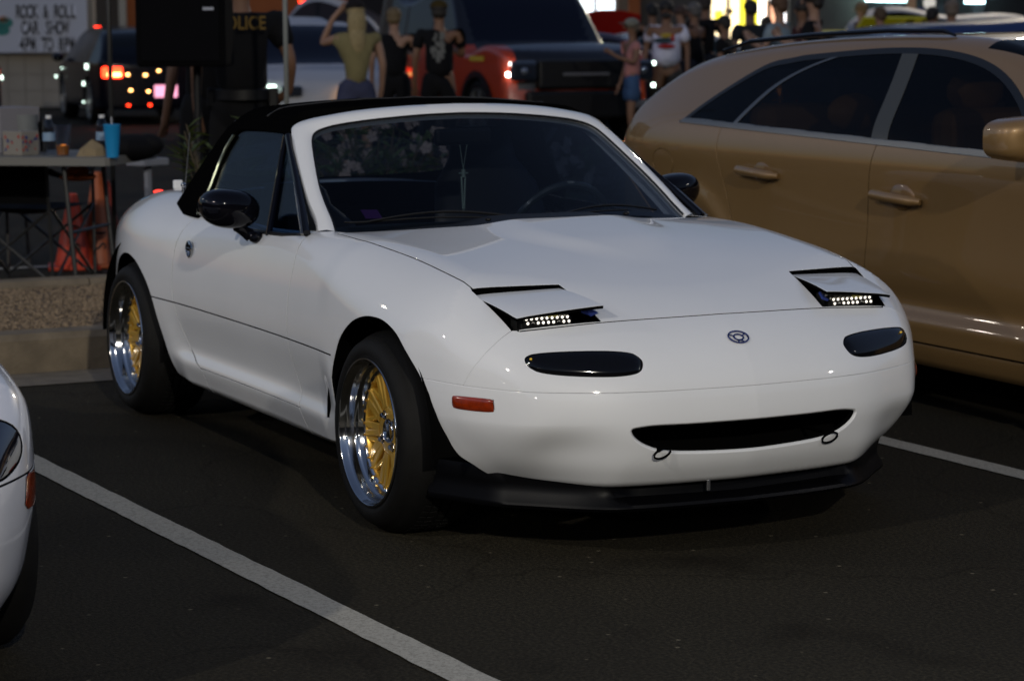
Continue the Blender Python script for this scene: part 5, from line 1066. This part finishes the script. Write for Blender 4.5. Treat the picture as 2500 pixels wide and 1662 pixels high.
#shrub('dark flowering shrub farther along the kerbed island', -4.5, 3.4, .95, .55, 36, 24, 16, M_leaf)
# ================================================================ background vehicles
def gen_car(name, label, u, d, yaw, L=4.4, Wd=1.8, top=None, hood=.9, roof=1.45, paint=None, belt=.92, glassm=None, cat='car', group=None, arch=.36, wb=2.65, lamps='tail', lit=False, sill=.24, hoodm=None, upperm=None, tum=.42, rim=None, rows=1, xy=None):
    x, y = xy or ground_at(u, d); root = thing(name, label, cat, (x, y, 0), yaw, group); h = L/2; hw = Wd/2
    T = spl(*zip(*top))
    def f(P):
        X_=P[...,0];a=np.sqrt(P[...,1]**2+1e-6);z=P[...,2]
        side=a-(hw-.02*(z-.6)**2-.05*np.maximum(.4-z,0)-tum*np.maximum(z-belt,0)-.10*np.maximum(np.abs(X_)-h+.7,0)); tp_=z-(T(X_)-.04*a*a)
        g=rmax(side,tp_,.07); g=rmax(g,X_-(h-.18*a*a-.35*np.maximum(z-.55,0)*.5),.10); g=rmax(g,-X_-(h-.12*a*a),.10); return rmax(g,sill-z,.03)
    S=Shell(f,-h+.6,h-.6,.62,90,150,22,0)
    for cx in (wb/2,-wb/2):
        fa=lambda P:np.where(np.abs(P[:,1])>hw*.55,np.hypot(P[:,0]-cx,P[:,2]-arch+.03)-arch-.04,1.); S.cut(fa); S.take(lambda c:fa(c)<0)
    gm=glassm or G_tint
    # side windows under the roof line
    zt=lambda X_:T(X_)-.10
    def fw(P): return np.where((np.abs(P[:,1])>.3)&(P[:,2]>belt-.05),np.maximum(np.maximum(P[:,2]-zt(P[:,0]),belt+.02-P[:,2]),np.abs(P[:,0]-.0)-(h-.35)),.2)
    N=lambda c:grad(f,c)
    S.cut(fw); n=None
    c=S.V[S.T].mean(1); nn=grad(f,c); k=(fw(c)<0)&(np.abs(nn[:,1])>.75); T_=S.T[k]; S.T=S.T[~k]; cc=S.V[T_].mean(1)
    bars=[-wb*.02-.0, -wb*.36] if L>3 else [0]
    for sg in (-1,1):
        lo=-9
        for bx in sorted(bars)+[9]:
            kk=(sg*cc[:,1]>0)&(cc[:,0]>lo+.04)&(cc[:,0]<bx-.04); S.piece('window',T_[kk],gm,root,0); kk=(sg*cc[:,1]>0)&(np.abs(cc[:,0]-bx)<=.04); S.piece('window_pillar',T_[kk],M_black,root,0); lo=bx
    # windshield and rear glass: steep faces above the belt
    for nm,sx in (('windshield',1),('rear_window',-1)):
        c=S.V[S.T].mean(1); nn=grad(f,c); k=(c[:,2]>belt+.04)&(sx*nn[:,0]>.30)&(np.abs(nn[:,1])<.55)&(np.abs(c[:,1])<hw-.22)&(c[:,2]<roof-.06)&(sx*c[:,0]>0)&(sx*c[:,0]<h-.25); T_=S.T[k]; S.T=S.T[~k]; S.piece(nm,T_,gm,root,0)
    if hoodm:
        fh=lambda P:np.where((P[:,2]>hood-.3)&(P[:,0]>.55),np.maximum(np.abs(P[:,1])-hw+.20,.60-P[:,0]),.3); S.cut(fh); S.piece('hood',S.take(lambda c:(fh(c)<0)&(c[:,2]>hood-.22)),hoodm,root,.02)
    if upperm: S.cut(lambda P:P[:,2]-belt); S.piece('upper_body',S.take(lambda c:c[:,2]>belt),upperm,root,.05)
    S.piece('body',S.T,paint,root,.05)
    b=B(); b.box((0,0,sill+.06),(L-1.1,Wd-.5,.08)); b.box((0,0,.55),(wb*.55,Wd-.35,.40)); b.build('floor_pan',M_dark,root)
    for cx in (wb/2,-wb/2):
        for sg in (-1,1): wheel_simple(root,cx,sg*(hw-.02),sg,arch-.02,rim or mat('far_alloy_rim',(.32,.33,.33),.35,metal=.7),8,detail=False)
    return root,h,hw
def lampbox(root,name,c,dm,m): b=B(); b.box(c,dm,0,min(dm)*.3); b.build(name,m,root)
M_tail=mat('tail_lamp_and_glint',(.5,.02,.01),.3,emit=(1,.03,.008),es=2.); M_hot=mat('hot_lamp_and_glint',(1,.5,.2),.3,emit=(1,.42,.12),es=2.6); M_head=mat('dark_headlamp',(.02,.025,.035),.08,coat=1); M_glint=mat('pale_lamp_and_glint',(.9,1,.95),.2,emit=(.75,1,.85),es=1.1); M_ambl=mat('lit_amber_lamp',(1,.5,.1),.3,emit=(1,.45,.08),es=6)  # hot, red and pale glows serve lit lamps and painted glints alike
navy=mat('black_blue_paint',(.003,.004,.008),.2,spec=.3)
hatch=[(-2.2,.95),(-2.0,1.12),(-1.7,1.32),(-1.2,1.42),(-.4,1.45),(.3,1.40),(.8,1.16),(1.2,.97),(1.7,.88),(2.1,.74),(2.2,.70)]
yb=YAW+R_(19)
r,h,hw=gen_car('parked_car','black hatchback seen from behind with its tail lamp glowing red','',0,0,0,top=hatch,paint=navy) if 0 else gen_car('parked_car','black hatchback seen from behind with its tail lamp glowing red',318,36.5,yb,top=hatch,paint=navy,glassm=mat('dark_car_glass',(.008,.010,.013),.1,spec=.15))
for sg in (1,-1):
    lampbox(r,'tail_lamp',(-h+.02,sg*(hw-.24),.78),(.10,.30,.16),M_tail)
lampbox(r,'brake_light',(-h-.035,hw-.26,.75),(.04,.20,.05),M_hot); lampbox(r,'rear_chrome_glint',(-h-.04,hw-.46,.75),(.04,.04,.04),M_hot); lampbox(r,'rear_chrome_glint',(-h-.04,.18,.74),(.03,.05,.035),M_hot)  # the two small hot spots imitate chrome reflections beside the tail lamp
for k,(yy,zz,m_) in enumerate(((.40,.52,M_hot),(.14,.50,M_hot),(.44,.30,M_tail),(.12,.30,M_tail),(-.02,.80,M_hot))): lampbox(r,'rear_glow_dot',(-h-.03,yy,zz),(.03,.045,.03),m_)  # glowing dots put in for reflections on the rear chrome
lampbox(r,'number_plate',(-h-.03,-.12,.50),(.02,.34,.18),mat('lit_plate',(.5,.4,.5),.4,emit=(.85,.30,.45),es=.4))
for (xx,zz,s_) in ((1.85,.66,.05),(-1.35,.86,.09),(-1.05,.60,.07),(1.2,.80,.02),(-1.0,.32,.03)): lampbox(r,'side_glint',(xx,hw+.01,zz),(s_,.02,s_*.8),M_glint)  # glints on the dark side, put in as glowing spots
b=B(); b.ball((.9,hw+.10,.98),(.10,.10,.07),10); b.build('door_mirror',navy,r)
lampbox(r,'roof_light',(1.0,.35,1.44),(.08,.10,.04),M_tail)
r,h,hw=gen_car('parked_car','black car cut off by the left edge behind the table',-205,31,yb,top=hatch,paint=navy,glassm=mat('dark_car_glass',(.008,.010,.013),.1,spec=.15))
for (yy,zz,m_) in ((-.42,.45,M_hot),(-.50,.38,M_tail)): lampbox(r,'rear_glow_dot',(-h-.03,yy,zz),(.03,.05,.04),m_)
for (xx,zz) in ((-1.6,.80),): lampbox(r,'side_glint',(xx,-hw-.01,zz),(.06,.02,.05),M_glint)  # a side glint here too, made as a glowing spot
suv=[(-2.2,1.30),(-2.0,1.52),(-1.2,1.60),(-.4,1.60),(.3,1.52),(.8,1.20),(1.15,1.04),(1.7,.98),(2.1,.82),(2.2,.76)]
wp_=mat('far_white_paint',(.42,.42,.44),.5,coat=.2)
r,h,hw=gen_car('parked_car','white sport utility car behind the grey pole with an amber lamp lit',722,28.5,YAW+math.pi+R_(14),L=4.4,Wd=1.8,top=[(-2.2,1.2),(-2.0,1.42),(-1.2,1.49),(-.4,1.49),(.3,1.42),(.8,1.14),(1.15,.98),(1.7,.93),(2.1,.80),(2.2,.74)],roof=1.5,belt=.95,paint=wp_,glassm=mat('blue_black_glass',(.003,.004,.012),.1,spec=.3))
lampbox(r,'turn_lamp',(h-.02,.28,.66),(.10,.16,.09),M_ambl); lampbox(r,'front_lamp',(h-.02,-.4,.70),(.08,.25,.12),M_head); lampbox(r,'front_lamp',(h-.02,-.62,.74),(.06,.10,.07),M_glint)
# white pickup behind
pk=[(-2.6,1.05),(-.6,1.10),(-.5,1.75),(.5,1.78),(1.0,1.55),(1.25,1.15),(2.1,1.05),(2.6,.9)]
r,h,hw=gen_car('pickup_truck','white pickup truck with a dark cab window and small red roof light',800,42,YAW-R_(95),L=5.2,Wd=1.9,top=[(-2.6,1.20),(-1.2,1.22),(-.75,1.45),(-.45,1.82),(.4,1.86),(.9,1.60),(1.25,1.20),(2.1,1.08),(2.6,.95)],roof=1.85,belt=1.20,paint=wp_,cat='pickup truck',glassm=mat('brown_black_glass',(.02,.01,.006),.3))
lampbox(r,'roof_light',(-.45,0,1.90),(.10,.20,.06),M_tail)
# orange and black off-road car
dfd=[(-2.3,1.55),(-2.2,1.85),(-1.6,1.95),(-.2,1.95),(.25,1.90),(.62,1.55),(.86,1.24),(1.4,1.21),(2.0,1.17),(2.3,1.05)]
orp=mat('orange_paint',(.33,.032,.005),.35,coat=.5); bkh=mat('matt_black_paint',(.006,.006,.009),.3,coat=.4)
yd=YAW+math.pi+R_(24); r,h,hw=gen_car('offroad_car','boxy orange off-road car with black bonnet facing the camera',1232,29.5,yd,L=4.6,Wd=1.98,top=dfd,roof=1.95,belt=1.20,paint=orp,hoodm=bkh,upperm=bkh,arch=.42,wb=2.75,tum=.16,sill=.32,glassm=mat('blue_black_glass',(.003,.004,.012),.1,spec=.3))
lampbox(r,'grille',(h+.005,0,.86),(.10,1.20,.34),M_black); lampbox(r,'grille_bar',(h+.065,0,.86),(.02,.60,.035),mat('grey_bar',(.12,.12,.13),.4)); lampbox(r,'lower_bumper',(h+.0,0,.50),(.14,1.5,.34),M_black)
for sg in (-1,1):
    lampbox(r,'headlight',(h-.04,sg*.76,.90),(.14,.32,.24),M_head); lampbox(r,'skid_trim',(h+.03,sg*.72,.50),(.10,.34,.10),mat('grey_bar',(.12,.12,.13),.4)); b=B(); b.ball((h+.03,sg*.78,.90),(.02,.045,.045),10); b.build('headlamp_lens',mat('lens_glass',(.3,.33,.38),.1,metal=.7),r)
    b=B(); b.lathe([(.49,-.03),(.50,.012),(.42,.016),(.41,-.03)],(1.375,sg*(hw-.005),.40),'y',28,sg); b.build('arch_trim',M_black,r)
lampbox(r,'side_lamp',(h-.10,-.88,.98),(.06,.05,.05),mat('warm_dot',(1,.8,.7),.3,emit=(1,.8,.7),es=4)); lampbox(r,'side_lamp',(h-.16,-.90,.86),(.06,.05,.05),MATS['warm_dot'])
for zz in (.98,.72,.46): lampbox(r,'side_lamp',(h-.02,.93,zz),(.05,.03,.04),mat('green_white_dot',(.8,1,.9),.3,emit=(.75,1,.85),es=2.5))
text_mesh('door_script','adventure',.12,mat('yellow_script',(.5,.33,.02),.6),r,(1.3,-hw-.0,1.10),(R_(90),0,0),.003) if 0 else None
b=B(); b.box((1.42,-hw-.004,1.04),(.42,.006,.06)); b.build('yellow_stripe',mat('yellow_script',(.5,.33,.02),.6),r)
# cars with raised bonnets
cpe=[(-2.2,.95),(-1.8,1.05),(-1.2,1.30),(-.5,1.36),(.2,1.28),(.75,1.02),(1.2,.92),(1.8,.84),(2.2,.70)]
r,h,hw=gen_car('show_car','dark car with its bright red bonnet raised in front of the lit shop',1440,44,YAW+math.pi+R_(12),top=cpe,paint=mat('dark_red_paint',(.06,.004,.004),.3,coat=1),roof=1.36,belt=.90)
b=B(); V=[]; n=8
for i in range(n+1):
    for j in range(9): t=i/n; q=j/8-.5; V.append((.75+.62*t, q*(1.42-.2*t), 1.02+.62*t+.10*math.cos(math.pi*q)*1))
V2=[(a+.03,b_,c-.03) for a,b_,c in V]; F=[(9*i+j,9*i+j+1,9*i+10+j,9*i+9+j) for i in range(n) for j in range(8)]; b.add(V,F,True); b.add(V2,[tuple(reversed(f_)) for f_ in F],True); b.build('raised_hood',mat('red_underside',(.45,.015,.01),.4),r,fix=False)
r,h,hw=gen_car('parked_car','dark coupe parked behind the girl in pink',1450,34,YAW-R_(70),top=cpe,paint=mat('purple_grey_paint',(.035,.025,.045),.3,coat=1),roof=1.36,belt=.86,glassm=mat('blue_black_glass',(.003,.004,.012),.1,spec=.3))
r,h,hw=gen_car('show_car','turquoise-glassed white car behind the man in the white shirt',1700,36,YAW-R_(80),top=cpe,paint=wp_,roof=1.36,belt=.86,glassm=mat('teal_glass',(.01,.05,.06),.1,coat=1))
yel=mat('bright_yellow_paint',(.62,.55,.02),.35,coat=.6)
r,h,hw=gen_car('show_car','yellow car with raised bonnet striped in black beyond the tan wagon',2060,36,YAW+math.pi+R_(20),top=cpe,paint=yel,roof=1.36,belt=.90)
b=B(); th=.9; P_=lambda a,q:(1.0+.95*a*.80, q, .98+.95*a*.60)
def slab(b,a0,a1,q0,q1,o=0): V=[P_(a0,q0),P_(a1,q0),P_(a1,q1),P_(a0,q1)]; V=[(x_-.5*o,y_,z_+o) for x_,y_,z_ in V]+[(x_+.02,y_,z_-.03+o*0) for x_,y_,z_ in V]; b.add(V,[(0,1,2,3),(7,6,5,4),(0,4,5,1),(1,5,6,2),(2,6,7,3),(3,7,4,0)])
slab(b,0,1,-.62,.62); b.build('raised_hood',yel,r)
for q in (.10,.38): b=B(); slab(b,.02,.98,q,q+.14,.006); b.build('hood_stripe',bkh,r)
blu=mat('deep_blue_paint',(.006,.02,.09),.4,coat=.5)
r,h,hw=gen_car('parked_car','dark blue car whose roof shows above the tan wagon at right',2470,21,YAW-R_(75),top=[(-2.2,1.0),(-1.8,1.22),(-1.2,1.40),(-.4,1.44),(.4,1.41),(.9,1.15),(1.3,.98),(1.9,.90),(2.2,.78)],paint=blu,roof=1.44,belt=.95)
r,h,hw=gen_car('parked_van','white van roof far behind the blue car',2395,42,YAW-R_(88),L=4.8,top=[(-2.4,1.4),(-2.2,1.58),(-.8,1.62),(.6,1.60),(1.2,1.35),(1.7,1.1),(2.4,.9)],paint=wp_,roof=1.62,belt=1.05,cat='van')
# ================================================================ shops behind the lot
Fo = at(1250, 74, 60); Fo[2] = 0; Rh = np.array([RT[0], RT[1]]); Rh /= np.linalg.norm(Rh); fyaw = math.atan2(Rh[1], Rh[0])
def U(u, d=60): return (u-1250)/FPX*d          # facade coordinate in metres
def bld(name, label, cat, d=60): p = at(1250, 74, d); return thing(name, label, cat, (float(p[0]), float(p[1]), 0), fyaw)
def wall(par, name, x0, x1, z0, z1, y0, y1, m): b = B(); b.box(((x0+x1)/2, (y0+y1)/2, (z0+z1)/2), (x1-x0, y1-y0, z1-z0)); return b.build(name, m, par)
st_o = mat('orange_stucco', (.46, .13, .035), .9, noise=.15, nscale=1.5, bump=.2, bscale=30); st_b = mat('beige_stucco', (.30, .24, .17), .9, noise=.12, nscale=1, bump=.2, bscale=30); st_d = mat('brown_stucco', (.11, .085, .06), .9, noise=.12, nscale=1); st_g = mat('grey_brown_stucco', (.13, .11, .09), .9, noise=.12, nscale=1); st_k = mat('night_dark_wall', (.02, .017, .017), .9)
A_ = bld('lot_edge_block', 'long stucco shop building with orange columns and lit windows', 'building')
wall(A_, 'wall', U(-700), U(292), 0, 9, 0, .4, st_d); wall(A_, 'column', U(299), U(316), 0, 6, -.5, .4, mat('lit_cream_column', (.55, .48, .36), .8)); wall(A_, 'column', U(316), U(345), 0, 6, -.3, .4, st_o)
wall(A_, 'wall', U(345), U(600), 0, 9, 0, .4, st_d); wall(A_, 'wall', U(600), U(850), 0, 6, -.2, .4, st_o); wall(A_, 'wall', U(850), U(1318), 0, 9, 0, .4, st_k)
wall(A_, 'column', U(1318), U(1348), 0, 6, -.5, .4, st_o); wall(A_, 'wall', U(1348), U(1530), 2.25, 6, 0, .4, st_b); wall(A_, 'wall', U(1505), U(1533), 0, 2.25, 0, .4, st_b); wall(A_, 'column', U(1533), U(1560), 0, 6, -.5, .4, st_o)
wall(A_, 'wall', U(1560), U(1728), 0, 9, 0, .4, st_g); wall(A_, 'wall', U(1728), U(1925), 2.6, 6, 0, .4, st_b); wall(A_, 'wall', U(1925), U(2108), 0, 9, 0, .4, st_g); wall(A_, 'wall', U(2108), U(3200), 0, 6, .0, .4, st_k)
wall(A_, 'roof', U(-700), U(3200), 9, 9.3, -.6, 8, st_d)
lit = mat('lit_shop_interior', (.9, .8, .6), .6, emit=(1, .80, .50), es=.75); litw = mat('lit_white_shop', (.9, .95, 1), .6, emit=(.80, .90, 1), es=.95); frm = mat('cream_frame', (.60, .52, .38), .6)
def shopwin(u0, u1, z0, z1, m, panes):
    w_ = wall(A_, 'shop_window', U(u0), U(u1), z0, z1, .30, .34, m); n = panes
    for k in range(n+1): x_ = U(u0)+(U(u1)-U(u0))*k/n; b = B(); b.box((x_, -.02, (z0+z1)/2), (.09, .12, z1-z0)); b.build('window_frame', frm, w_)
    for zz in (z0, z1): b = B(); b.box(((U(u0)+U(u1))/2, -.03, zz), (U(u1)-U(u0), .13, .10)); b.build('window_frame', frm, w_)
    b = B(); b.box(((U(u0)+U(u1))/2, .04, (z0+z1)/2), (U(u1)-U(u0), .01, z1-z0)); b.build('pane', glass('shop_glass', (.9, .9, .9)), w_); return w_
shopwin(1352, 1504, 0, 2.2, litw, 3); shopwin(1732, 1822, 0, 2.5, lit, 2); shopwin(1830, 1922, 0, 2.5, litw, 2)
for (u0, u1, z0, z1, m) in ((1362, 1392, 0, 1.9, st_k), (1395, 1420, .6, 2.0, mat('teal_display', (.10, .25, .24), .5, emit=(.3, .8, .7), es=.25)), (1805, 1852, 1.2, 2.2, mat('yellow_poster', (.6, .55, .03), .6, emit=(1, .85, .05), es=.55)), (1870, 1908, .6, 2.1, mat('peach_poster', (.6, .3, .18), .6, emit=(1, .5, .3), es=.45)), (1770, 1790, 1.75, 1.9, mat('dim_red_sign', (.3, .1, .08), .6)), (1745, 1765, 1.6, 1.85, mat('yellow_poster', (.6, .55, .03), .6, emit=(1, .85, .05), es=.55)), (1735, 1760, .2, 1.2, mat('shelf_brown', (.2, .13, .08), .8))):
    wall(A_, 'window_poster', U(u0), U(u1), z0, z1, .10, .13, m)
wall(A_, 'grey_panel', U(2255), U(2330), 1.2, 2.0, -.1, 0, mat('dim_grey_panel', (.05, .045, .05), .9)); wall(A_, 'grey_panel', U(2150), U(2210), 1.0, 1.7, -.1, 0, mat('dim_grey_panel', (.05, .045, .05), .9)); wall(A_, 'grey_panel', U(2370), U(2400), 1.2, 2.0, -.1, 0, mat('dim_grey_panel', (.05, .045, .05), .9))
bulb = mat('cool_led', (.7, .95, 1), .3, emit=(.55, .95, 1), es=5)
for k in list(range(0, 20))+list(range(40, 48)):
    b = B(); b.box((U(2106+6*k), -.6, 2.12-.0015*k), (.035, .03, .10)); b.build('led_bar', bulb, A_)
pp = bld('square_post', 'tan square post lit from the front beyond the wagon', 'post', 50); wall(pp, 'shaft', U(2213, 50), U(2233, 50), 0, 5, -.1, .1, mat('tan_post', (.42, .27, .16), .8)); wall(pp, 'foot', U(2210, 50), U(2236, 50), 0, .3, -.13, .13, st_b)
wp2 = bld('wall_sign', 'small blue sign on the dark wall right of the tan post', 'sign', 54); wall(wp2, 'panel', U(2238, 54), U(2257, 54), 1.35, 1.85, -.02, .02, mat('blue_sign', (.05, .06, .20), .5)); wall(wp2, 'sign_post', U(2246, 54), U(2249, 54), 0, 1.35, -.02, .02, M_black)
wl = bld('wall_lantern', 'pale lantern on a post right of the small blue sign', 'lantern', 53); b = B(); b.ball((U(2268, 53), 0, 1.95), (.14, .14, .16), 12); b.build('lamp_globe', mat('dim_globe', (.3, .3, .28), .5, emit=(1, .95, .85), es=.12), wl); b = B(); b.tube([(U(2268, 53), 0, 0), (U(2268, 53), 0, 1.8)], .04, 8); b.build('lantern_post', M_black, wl)
# cream wall and show sign
S_ = bld('sign_wall', 'cream block wall carrying the white car show sign', 'wall', 43); cw_ = mat('cream_wall', (.40, .35, .28), .9, noise=.1, nscale=2)
for i in range(9):
    for j in range(12): b = B(); x0 = U(-150, 43)+i*.36*0+(U(232, 43)-U(-150, 43))*i/9; wd = (U(232, 43)-U(-150, 43))/9; b.box((x0+wd/2, 0, .15+.30*j), (wd-.008, .28, .292)); b.build('block', cw_, S_)
wall(S_, 'wall_core', U(-150, 43), U(232, 43), 0, 3.6, -.10, .10, cw_)
sg_ = bld('show_sign', 'white changeable-letter sign announcing the rock and roll car show', 'sign', 42.6)
PX = 42.6/FPX; zz = lambda v: 1.376+(74-v)*PX
wall(sg_, 'sign_board', U(-60, 42.6), U(214, 42.6), zz(124), zz(2)+.3, -.06, .0, mat('sign_white', (.60, .60, .64), .6)); wm = mat('sign_letter_panel', (.78, .78, .84), .5)
for (v0, v1, u0, u1, tx) in ((11, 43, 42, 188, 'ROCK & ROLL'), (50, 82, 54, 170, 'CAR SHOW'), (90, 121, 48, 184, '4PM TO 8PM')):
    n = len(tx); wd = (u1-u0)/n
    for k, ch in enumerate(tx):
        if ch == ' ': continue
        pn = wall(sg_, 'letter_panel', U(u0+wd*k, 42.6)+.003, U(u0+wd*(k+1), 42.6)-.003, zz(v1), zz(v0), -.075, -.062, wm)
        text_mesh('sign_letter', ch, .33, mat('sign_black', (.01, .01, .012), .6), pn, (U(u0+wd*(k+.5), 42.6), -.08, zz((v0+v1)/2)), (R_(90), 0, 0), .004, sx={'W':.34,'M':.36,'O':.42,'&':.42,'C':.46}.get(ch,.50), bold=.011)
for (u0, v0, r_, m_) in ((14, 52, .10, mat('logo_teal', (.03, .22, .18), .6)), (12, 44, .06, mat('logo_orange', (.5, .16, .04), .6)), (8, 70, .09, mat('logo_teal', (.03, .22, .18), .6))):
    b = B(); b.lathe([(0, -.004), (r_, -.004), (r_, .004)], (0, 0, 0), 'y', 20); o = b.build('sign_logo', m_, sg_); o.location = (U(u0, 42.6), -.065, zz(v0)); o.scale = (1.5, 1, 1)
